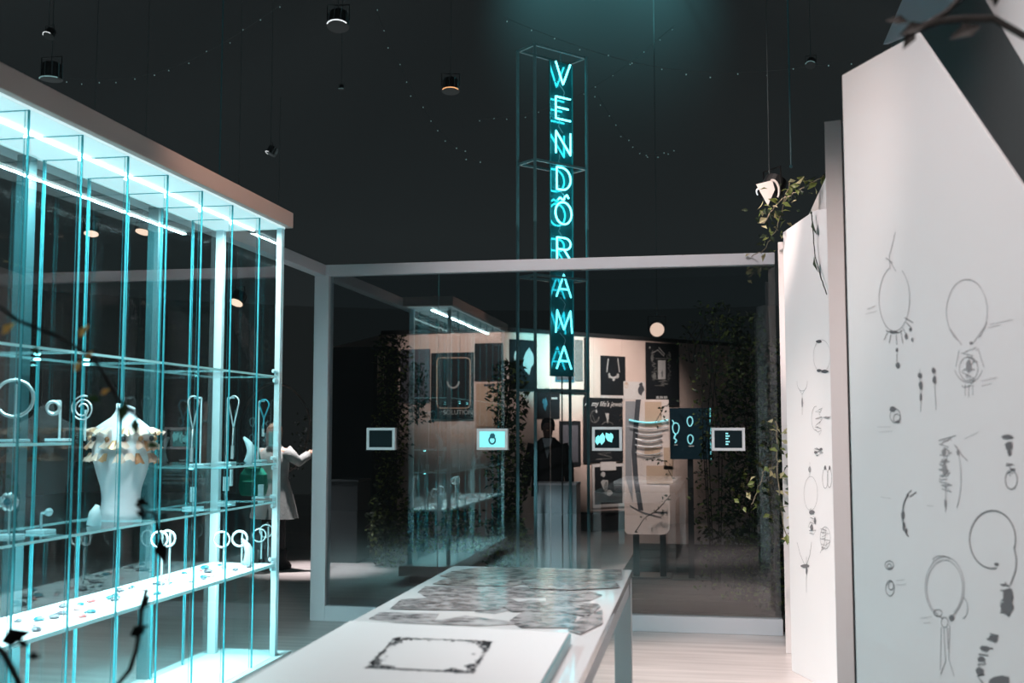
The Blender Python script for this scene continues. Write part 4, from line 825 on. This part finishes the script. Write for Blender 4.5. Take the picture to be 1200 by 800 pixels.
# ---------------------------------------------------------------- people
def person(name, label, loc, rz, H, pose, mats):
    """one continuous skinned body; clothes and hair are its children"""
    root = thing(name, label, 'person', loc); s = H/1.70
    J = dict(pelvis=((0,0,.93),.125,.10), waist=((0,.0,1.07),.115,.085), chest=((0,0,1.26),.145,.10), neckb=((0,0,1.42),.07,.06), neck=((0,-.005,1.47),.05,.05), head0=((0,-.01,1.545),.066,.078), head1=((0,-.005,1.615),.074,.088), head2=((0,.0,1.665),.055,.065))
    for sd, k in ((1,'l'), (-1,'r')):
        J['sh'+k] = ((sd*.16, 0, 1.385), .055, .055); J['el'+k] = (pose.get('el'+k, (sd*.24, .02, 1.12)), .040, .040); J['wr'+k] = (pose.get('wr'+k, (sd*.26, -.06, .90)), .026, .022)
        J['hip'+k] = ((sd*.085, 0, .88), .085, .085); J['kn'+k] = (pose.get('kn'+k, (sd*.09, -.02, .48)), .058, .058); J['an'+k] = (pose.get('an'+k, (sd*.09, .02, .09)), .036, .036)
        a = V(J['an'+k][0]); J['to'+k] = (tuple(a+V(pose.get('foot'+k, (0,-.15,-.05)))), .036, .026)
        w_ = V(J['wr'+k][0]); e_ = V(J['el'+k][0]); J['ha'+k] = (tuple(w_+(w_-e_).normalized()*.07), .034, .018)
    E_ = [('pelvis','waist'),('waist','chest'),('chest','neckb'),('neckb','neck'),('neck','head0'),('head0','head1'),('head1','head2')]
    for k in 'lr': E_ += [('chest','sh'+k),('sh'+k,'el'+k),('el'+k,'wr'+k),('wr'+k,'ha'+k),('pelvis','hip'+k),('hip'+k,'kn'+k),('kn'+k,'an'+k),('an'+k,'to'+k)]
    for k in 'lr':                                         # fingers
        h = V(J['ha'+k][0]); d = (h-V(J['wr'+k][0])).normalized(); u = d.cross(V((1,.2,0))).normalized()
        for i in range(4):
            J['f%d'%i+k] = (tuple(h+d*.045+u*(i-1.5)*.019), .010, .010); J['g%d'%i+k] = (tuple(h+d*(.085-abs(i-1.2)*.008)+u*(i-1.5)*.021), .008, .008); E_ += [('ha'+k,'f%d'%i+k),('f%d'%i+k,'g%d'%i+k)]
        J['t'+k] = (tuple(V(J['wr'+k][0])+d*.05+u*.045), .010, .010); E_ += [('wr'+k,'t'+k)]
    names = list(J); me = bpy.data.meshes.new('body'); me.from_pydata([tuple(V(J[n][0])*s) for n in names], [(names.index(a), names.index(b)) for a, b in E_], []); me.update()
    o = bpy.data.objects.new('body', me); COL.objects.link(o); sk = o.modifiers.new('skin', 'SKIN'); sk.use_smooth_shade = True
    for i, n in enumerate(names): me.skin_vertices[0].data[i].radius = (J[n][1]*s, J[n][2]*s)
    me.skin_vertices[0].data[names.index('pelvis')].use_root = True
    sb = o.modifiers.new('sub', 'SUBSURF'); sb.levels = 2; sb.render_levels = 2
    dg = bpy.context.evaluated_depsgraph_get(); me2 = bpy.data.meshes.new_from_object(o.evaluated_get(dg)); bpy.data.objects.remove(o)
    me2.name = 'body'; me2.materials.clear()
    for mm in mats: me2.materials.append(mm)
    for f in me2.polygons: f.material_index = 1 if f.center.z < .95*s and abs(f.center.x) < .2 and not (f.center.y < -.1 and f.center.z > .6) else 0; f.use_smooth = True
    R = Matrix.Translation(loc) @ Matrix.Rotation(rz, 4, 'Z')
    b = bpy.data.objects.new('body', me2); COL.objects.link(b); b.parent = root; b.matrix_parent_inverse = Matrix.Identity(4); b.rotation_euler = (0,0,rz)
    def put(nm, mb, m, lab=None, smooth=True):
        bmesh.ops.transform(mb.b, matrix=Matrix.Scale(s, 4), verts=mb.b.verts[:]); q_ = obj(nm, mb, m, None, lab, smooth); q_.parent = root; q_.matrix_parent_inverse = Matrix.Identity(4); q_.rotation_euler = (0,0,rz); return q_
    # face
    f = MB().ball((0,-.098,1.585), .014, 6, (.7,1,1.3)); put('nose', f, mats[0]); 
    put('eye', MB().ball((.028,-.083,1.605), .009, 6), M['ink']); put('eye', MB().ball((-.028,-.083,1.605), .009, 6), M['ink'])
    put('mouth', MB().ball((0,-.090,1.553), .018, 6, (1,.4,.3)), M['gold']); put('ear', MB().ball((.076,0,1.59), .018, 6, (.4,.8,1.3)), mats[0]); put('ear', MB().ball((-.076,0,1.59), .018, 6, (.4,.8,1.3)), mats[0])
    return root, put, J, s
def ring(cx, cy, z, rx, ry, n=28, fold=0, ph=0): return [V((cx+(rx+fold*math.sin(a*7+ph))*math.cos(a), cy+(ry+fold*math.sin(a*7+ph))*math.sin(a), z)) for a in [2*PI*k/n for k in range(n)]]
wl = atZ(338, 668, 0)
root, put, J, s = person('person', 'person in a grey knee length coat with black leggings carrying a green bag', (wl.x-.19, wl.y, 0), 2.9, 1.66,
    dict(ell=(.27,-.05,1.16), wrl=(.24,-.22,1.02), elr=(-.30,-.06,1.26), wrr=(-.30,-.26,1.34), anl=(.07,.10,.09), knl=(.08,.02,.48), anr=(-.09,-.06,.09)), [M['skin'], M['legging']])
put('coat', MB().loft([ring(0,0,.60,.30,.22,fold=.018), ring(0,0,.75,.26,.20,fold=.014), ring(0,0,.92,.215,.165,fold=.008), ring(0,0,1.06,.175,.135,fold=.004), ring(0,0,1.22,.19,.14), ring(0,0,1.36,.19,.125), ring(0,0,1.42,.12,.09), ring(0,0,1.46,.075,.07)], cap=False), M['coat'])
for k in 'lr': put('sleeve', MB().tube([J['sh'+k][0], V(J['sh'+k][0]).lerp(V(J['el'+k][0]), .5), J['el'+k][0], V(J['el'+k][0]).lerp(V(J['wr'+k][0]), .9)], .05, 12, radii=[.078,.068,.060,.052]), M['coat'])
hm = MB().loft([ring(0,.02,1.46,.075,.06,fold=.006), ring(0,.025,1.52,.09,.085,fold=.006), ring(0,.02,1.59,.092,.098,fold=.005), ring(0,.012,1.66,.082,.092,fold=.004), ring(0,.01,1.70,.05,.06), ring(0,.01,1.715,.015,.02)]); put('hair', hm, M['hair'])
for k, dy in (('l', 0), ('r', 0)):
    a = V(J['an'+k][0]); put('boot', MB().loft([ring(a.x, a.y-.05, .0, .042, .12), ring(a.x, a.y-.05, .04, .045, .12), ring(a.x, a.y-.02, .08, .042, .08), ring(a.x, a.y, .13, .045, .05), ring(a.x, a.y, .24, .055, .058)]), M['legging'], 'black ankle boot')
bx_ = atY(297, 560, wl.y-.25)
bg = thing('handbag', 'bright green leather handbag carried by the person in the grey coat', 'bag', (bx_.x, bx_.y, bx_.z-.18)); bp_ = V((bx_.x, bx_.y, bx_.z))
obj('body', MB().loft([[bp_+V((x*w_, y*d_, z)) for x, y in ((-1,-1),(1,-1),(1,1),(-1,1))] for w_, d_, z in ((.14,.05,-.20),(.16,.06,-.10),(.15,.05,.04),(.10,.03,.12))]), M['bag'], bg, bevel=.02)
m = MB(); m.tube([bp_+V((.09*math.cos(a), -.02, .11+.26*math.sin(a))) for a in [PI*i/12 for i in range(13)]], .010, 6); obj('strap', m, M['bag'], bg)
obj('pocket', MB().box(bp_.x-.10, bp_.x+.04, bp_.y-.085, bp_.y-.06, bp_.z-.17, bp_.z-.03), M['bag'], bg, bevel=.008)
# man in the dark suit
ml = atY(642, 500, 13.2)
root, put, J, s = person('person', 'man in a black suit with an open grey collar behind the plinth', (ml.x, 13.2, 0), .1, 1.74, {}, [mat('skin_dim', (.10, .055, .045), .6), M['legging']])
put('jacket', MB().loft([ring(0,0,.78,.20,.15), ring(0,0,1.0,.19,.14), ring(0,0,1.22,.21,.145), ring(0,0,1.37,.20,.12), ring(0,0,1.43,.12,.09), ring(0,0,1.47,.08,.07)], cap=False), M['legging'])
for k in 'lr': put('sleeve', MB().tube([J['sh'+k][0], J['el'+k][0], V(J['el'+k][0]).lerp(V(J['wr'+k][0]), .95)], .05, 12, radii=[.08,.065,.052]), M['legging'])
put('shirt_collar', MB().prism([(-.06,-.125,1.46),(.06,-.125,1.46),(.0,-.165,1.22)], (0,.01,0)), M['postergrey'] if 0 else mat('shirt_grey', (.25, .28, .30), .8), smooth=False)
put('hair', MB().loft([ring(0,.03,1.55,.078,.07), ring(0,.02,1.62,.084,.092), ring(0,.012,1.68,.07,.08), ring(0,.01,1.70,.03,.04)]), M['legging'])
# leafy hoop beside the visitor
ch = atY(322, 503, 12.9); hp = thing('flower_hoop', 'large dark hoop with small leaves hanging behind the person in the coat', 'wreath', ch); rad = .45
m = MB(); m.tube([ch + V((rad*math.cos(a)*(1+.02*math.sin(5*a)), .02*math.sin(3*a), (rad+.12)*math.sin(a))) for a in [2*PI*i/40 for i in range(40)]], .014, 6, True); obj('hoop', m, mat('hoop_grey', (.16, .14, .13), .7), hp)
rn = random.Random(4); m = MB(); m2 = MB()
for i in range(120):
    a = rn.uniform(-1.5, .25); p = ch + V((rad*math.cos(a)+rn.gauss(-.04,.06), rn.gauss(0,.05), (rad+.12)*math.sin(a)+rn.gauss(0,.06))); (m if i % 4 else m2).leaf(p, (rn.uniform(-1,1), rn.uniform(-1,0), rn.uniform(-1,1)), (rn.uniform(-1,1),-1,rn.uniform(-1,1)), .045, .022)
obj('foliage', m, M['leafdark'], hp, kind='stuff'); obj('foliage', m2, mat('leaf_silver', (.3, .3, .3), .5), hp, kind='stuff')
obj('wire', MB().tube([ch+V((0,0,rad+.12)), ch+V((0,0,4.2))], .004, 5), M['cable'], hp)

# ---------------------------------------------------------------- neon tower
sg = thing('neon_tower', 'tall steel frame tower with nine stacked glowing cyan neon letters', 'neon sign', (-1.6, 11.6, 0))
Nn = V((-1.812, 11.40, 0)); e1 = V((.669, .743, 0)); e2 = V((-.743, .669, 0)); L1, L2 = .74, .30
z3 = atY(626, 50, 11.4).z; zs = [z3, atY(627, 185, 11.4).z, atY(627, 320, 11.4).z, atY(627, 455, 11.4).z]
corners = [Nn, Nn+e1*L1, Nn+e1*L1+e2*L2, Nn+e2*L2]
for c in corners: obj('upright', MB().frame_box(c-e1*.012-e2*.012, e1*.024, e2*.024, (0,0,z3)), M['towersteel'], sg)
for z in zs + [.03]:
    for a, b in zip(corners, corners[1:]+corners[:1]): obj('crossbar', MB().frame_box(a+V((0,0,z-.024)), (b-a), (V((0,0,1)).cross(b-a).normalized()*.022), (0,0,.024)), M['towersteel'], sg)
# backing plate and letters
def s_for(px, o2):                                       # distance along e1 that lands on a photo column
    lo, hi = -1, 2
    for _ in range(50):
        mid = (lo+hi)/2; p = Nn+e2*o2+e1*mid - C0; d = p.dot(FW); x = 600+FPX*p.dot(RT)/d
        lo, hi = (mid, hi) if x < px else (lo, mid)
    return lo
o2 = .10; sa, sb_ = s_for(645.5, o2), s_for(673, o2); pw = sb_-sa
zb, zt = atY(660, 440, 11.6).z, atY(660, 66, 11.6).z
obj('backing_plate', MB().frame_box(Nn+e2*o2+e1*sa+V((0,0,zb)), e1*pw, e2*.01, (0,0,zt-zb)), M['plate'], sg)
for s0 in (sa, sb_-.006): obj('plate_rail', MB().frame_box(Nn+e2*(o2-.012)+e1*s0+V((0,0,zb)), e1*.008, e2*.012, (0,0,zt-zb)), mrail if 'mrail' in globals() else (mrail := mat('rail_teal', (.05, .35, .38), .3)), sg)
obj('plate_hanger', MB().tube([Nn+e2*o2+e1*(sa+pw/2)+V((0,0,zt)), Nn+e2*o2+e1*(sa+pw/2)+V((0,0,z3))], .006, 5), M['towersteel'], sg)
obj('plate_hanger', MB().tube([Nn+e2*o2+e1*(sa+pw/2)+V((0,0,zb)), Nn+e2*o2+e1*(sa+pw/2)+V((0,0,.03))], .008, 5), M['black'], sg)
arc = lambda cx, cy, rx, ry, a0, a1, k=14: [(cx+rx*math.cos(math.radians(a0+(a1-a0)*i/k)), cy+ry*math.sin(math.radians(a0+(a1-a0)*i/k))) for i in range(k+1)]
GL = {'V': [[(-.5,.5),(0,-.5),(.5,.5)]], 'E': [[(.5,.5),(-.5,.5),(-.5,-.5),(.5,-.5)], [(-.5,.02),(.35,.02)]], 'N': [[(-.5,-.5),(-.5,.5),(.5,-.5),(.5,.5)]],
      'D': [[(-.45,-.5),(-.45,.5)] + arc(-.1,0,.6,.5,90,-90) + [(-.45,-.5)]], 'O': [arc(0,0,.55,.5,0,360,24), [(-.36,.58),(-.24,.68),(-.08,.62),(.02,.60),(.10,.76),(.24,.84),(.36,.70)]], 'R': [[(-.45,-.5),(-.45,.5)] + arc(.1,.24,.38,.26,90,-90,8) + [(-.45,-.02)], [(.02,-.02),(.5,-.5)]],
      'A': [[(-.5,-.5),(0,.5),(.5,-.5)], [(-.32,-.15),(.32,-.15)]], 'M': [[(-.55,-.5),(-.45,.5),(0,-.35),(.45,.5),(.55,-.5)]]}
word = 'VENDORAMA'; ys = [87, 128, 168, 210, 250, 292, 335, 377, 419]; yo = o2-.055; sc_ = s_for(662, yo); wv = .105
prevp = None
for ch_, yv in zip(word, ys):
    zc = on_plane(662, yv, Nn+e2*yo, e2).z; hh = .245; mb = MB()
    for st in GL[ch_]:
        pts = [Nn + e2*yo + e1*(sc_ + x*2*wv) + V((0,0, zc + y*hh)) for x, y in st]
        fine = []
        for a, b in zip(pts, pts[1:]): fine += [a, a.lerp(b, .06), a.lerp(b, .94)]
        fine.append(pts[-1]); mb.tube(fine, .0098, 8)
    lt = obj('neon_letter', mb, M['neon'], sg, smooth=True)
    top = Nn + e2*(yo+.03) + e1*(sc_+.02) + V((0,0,zc+hh*.5)); bot = Nn + e2*(yo+.03) + e1*(sc_-.03) + V((0,0,zc-hh*.5))
    if prevp: mid = prevp.lerp(top, .5) + e1*(.05 if ord(ch_) % 2 else -.04); obj('wire', MB().tube([prevp, prevp.lerp(mid, .6)+e1*.01, mid, top], .004, 5), M['neonwire'], sg)
    prevp = bot
    for dz in (-.08, .08): obj('tube_support', MB().tube([Nn+e2*(yo+.005)+e1*(sc_-.05)+V((0,0,zc+dz)), Nn+e2*o2+e1*(sc_-.05)+V((0,0,zc+dz))], .005, 5), M['neonwire'], lt)

# ---------------------------------------------------------------- hanging spotlights
def tentz(x, y): return 7.0
def lamp(px, py, Y, size, label, tgt=None, lens='lens', cage=True, rod=True, glow=0):
    c = atY(px, py, Y); t = thing('hanging_spotlight', label, 'spotlight', c); d = (V(tgt)-c).normalized() if tgt is not None else V((0,0,-1)); s = size
    obj('housing', MB().lathe([(.35*s,-.9*s),(.5*s,-.8*s),(.55*s,0),(.62*s,.05*s)], c, 18, d), M['black'], t, smooth=False)
    obj('lens', MB().lathe([(.02*s,.06*s),(.50*s,.05*s),(.50*s,.02*s)], c + d*.02*s, 18, d), M['lens'] if lens == 'lens' else M['black'], t)
    if lens != 'lens':
        sx_ = d.cross(V((0,0,1))); sx_ = sx_.normalized() if sx_.length > .1 else V((1,0,0)); dn = d.cross(sx_).normalized(); dn = dn if dn.y < 0 else -dn
        obj('lit_rim', MB().tube([c + d*.05*s + (sx_*math.cos(a) + dn*math.sin(a))*.6*s for a in [.45+2.2*i/10 for i in range(11)]], .035*s, 5), M[lens], t)
    m = MB()
    if cage:
        for k in range(10):
            a = 2*PI*k/10; q_ = V((0,0,1)).rotation_difference(d); o_ = V((math.cos(a)*.57*s, math.sin(a)*.57*s, 0)); o_.rotate(q_); m.tube([c+o_-d*.8*s, c+o_], .03*s, 4)
        obj('cooling_fin', m, M['chrome'] if lens != 'lens' else M['black'], t, kind='stuff')
    sx = d.cross(V((0,0,1))); sx = sx.normalized() if sx.length > .1 else V((1,0,0))
    m = MB().tube([c-d*.3*s+sx*.6*s, c-d*.3*s+sx*.62*s+V((0,0,.9*s)), c-d*.3*s-sx*.62*s+V((0,0,.9*s)), c-d*.3*s-sx*.6*s], .04*s, 5); obj('yoke', m, M['black'], t)
    if rod: obj('rod', MB().tube([c+V((0,0,.9*s)), c+V((0,0,max(7.2-c.z, .5)))], .004, 6), M['cable'], t)
    if lens == 'lensorange': pass
    return t
lamp(396, 30, 9.0, .16, 'large caged spotlight hanging at the top edge of the picture', (-3.0, 7.5, 0), 'lensdim')
lamp(528, 106, 9.4, .13, 'caged spotlight with an orange lit rim hanging beside the neon tower', (-2.1, 8.6, 0), 'lensorange')
lamp(317, 180, 10.5, .09, 'small spotlight hanging low above the end of the display case', (-6.5, 9.4, 0), 'lensdim')
lamp(400, 104, 11, .05, 'tiny green lit fixture below the large caged spotlight', None, 'tiny', cage=False)
lamp(57, 42, 8.2, .08, 'small fixture at the top corner above the display case slab', (-6, 6, 1), 'lensdim', cage=False)
lamp(60, 92, 8.6, .16, 'dark caged fixture just above the display case slab', None, 'tiny')
lamp(950, 76, 9.0, .07, 'small green glinting fixture beside the big sketch panel', (0, 6, 0), 'tiny')
lamp(107, 273, 9.2, .13, 'round warm lamp glowing behind the case, nearer the picture edge', (-5.3, 8.2, 0), 'lens')
lamp(168, 271, 9.2, .14, 'round warm lamp glowing behind the case under the light panel', (-5.3, 8.2, 0), 'lens')
lamp(277, 354, 9.2, .12, 'lamp with a thin lit ring behind the white corner upright', (-4.6, 7.6, 0), 'lens')
lamp(770, 386, 13.2, .17, 'round warm spotlight hanging from a rod before the poster wall', (-.2, 6.0, 1.2), 'lens')
t = lamp(902, 228, 7.9, .16, 'pale angular spotlight head hanging above the leafy vine', (-.6, 7.2, 1.0), 'lensdim', cage=False)
obj('barn_door', MB().prism([atY(886, 216, 7.75), atY(905, 211, 7.75), atY(908, 222, 7.75), atY(900, 241, 7.75)], (0,.01,0)), M['paper'], t, 'pale pink flap')
m = MB(); m.tube([atY(905+8*math.cos(a), 224-13*math.sin(a), 7.7) for a in [-.6+2.4*i/10 for i in range(11)]], .008, 6); obj('rim', m, M['paper'], t)
for px, y0, y1, lab in ((927, 95, 195, 'thin teal hanging rod above the sketch panels'), (257, 165, 212, 'thin teal hanging rod behind the display case slab')):
    a = atY(px, y1, 9.6); b = atY(px, y0, 9.6); o = thing('hanging_rod', lab, 'rod', a); obj('rod', MB().tube([a, V((a.x, a.y, 7.0))], .007, 6), M['upright'], o); obj('hook', MB().ball(a, .016, 6), M['upright'], o)
# fairy light strings under the tent
for k, (pA, pB, Y, lab) in enumerate((((590, 20), (1000, 70), 10, 'faint fairy light string sagging from the tent towards the panels'), ((330, 5), (60, 90), 10, 'faint fairy light string above the display case'), ((560, 140), (790, 30), 13, 'faint fairy light string crossing behind the neon tower'), ((700, 110), (790, 175), 12.2, 'short faint fairy light string beside the neon tower'), ((440, 10), (560, 190), 11, 'faint fairy light string beside the orange rimmed spotlight'))):
    a, b = atY(*pA, Y), atY(*pB, Y); m = MB(); mw = MB(); P = [a.lerp(b, i/26)+V((0,0,-.5*math.sin(PI*i/26)*.6)) for i in range(27)]
    mw.tube(P, .002, 4); t = thing('fairy_light_string', lab, 'string lights', a); obj('wire', mw, M['cable'], t)
    for p in P[::2]: m.ball(p+V((random.uniform(-.04,.04), 0, random.uniform(-.05,0))), .006, 5)
    obj('bulbs', m, M['tiny'], t, kind='stuff')

# ---------------------------------------------------------------- blurred twigs close to the lens
def near_twig(label, pts, Y, leaves, tm='twig', r=.004):
    P = [atY(x, y, Y) for x, y in pts]; t = thing('leafy_branch', label, 'branch', P[0]); obj('twig', MB().tube(P, r, 6), M[tm], t)
    for (x, y, ang, L, mm) in leaves:
        p = atY(x, y, Y-.02); a = math.radians(ang); obj('leaf', MB().leaf(p, (math.cos(a), -.15, math.sin(a)), (.2, -1, .3), L, L*.5), M[mm], t)
near_twig('blurred branch with orange leaves crossing the upper part of the display case', [(-40,330),(20,375),(70,395),(110,420),(140,470),(165,490)], 2.1,
    [(2,392,40,.040,'leaforange'),(92,396,50,.036,'leaforange'),(88,436,60,.030,'leaforange'),(100,422,50,.026,'leaforange'),(118,462,30,.024,'leaforange'),(40,405,-60,.03,'leafdark'),(150,470,-110,.05,'leafdark'),(158,488,-80,.04,'leafdark'),(118,470,160,.035,'leafdark'),(170,522,0,.035,'leafdark')])
near_twig('blurred dark twig with drooping leaves before the foot of the bust', [(160,590),(168,598),(180,600),(188,625),(192,655)], 2.3, [(160,585,-20,.034,'twig'),(172,606,150,.03,'twig'),(186,630,-70,.06,'twig')])
near_twig('blurred dark twig rising before the base of the display case', [(135,805),(152,785),(160,760),(164,735),(166,712),(172,690)], 2.2, [(152,745,30,.05,'twig'),(170,742,160,.03,'twig'),(166,715,60,.04,'twig')], r=.005)
near_twig('blurred dark twig in the lower corner before the display case', [(-10,750),(4,765),(15,785),(28,812)], 1.9, [(0,752,20,.07,'twig'),(20,750,-20,.03,'twig'),(32,768,0,.03,'twig')], r=.006)
near_twig('blurred dark branch arching over the top of the big sketch panel', [(1240,40),(1200,42),(1165,22),(1130,22),(1100,25),(1072,34)], 2.4, [(1150,30,200,.07,'twig'),(1072,34,-120,.05,'twig'),(1166,8,90,.06,'twig'),(1066,26,170,.05,'twig'),(1140,28,220,.05,'twig')], r=.008)
near_twig('blurred dark branch leaving the top edge near the panel apex', [(1072,34),(1090,26),(1110,14),(1130,-6)], 2.4, [(1085,28,200,.06,'twig')], r=.006)
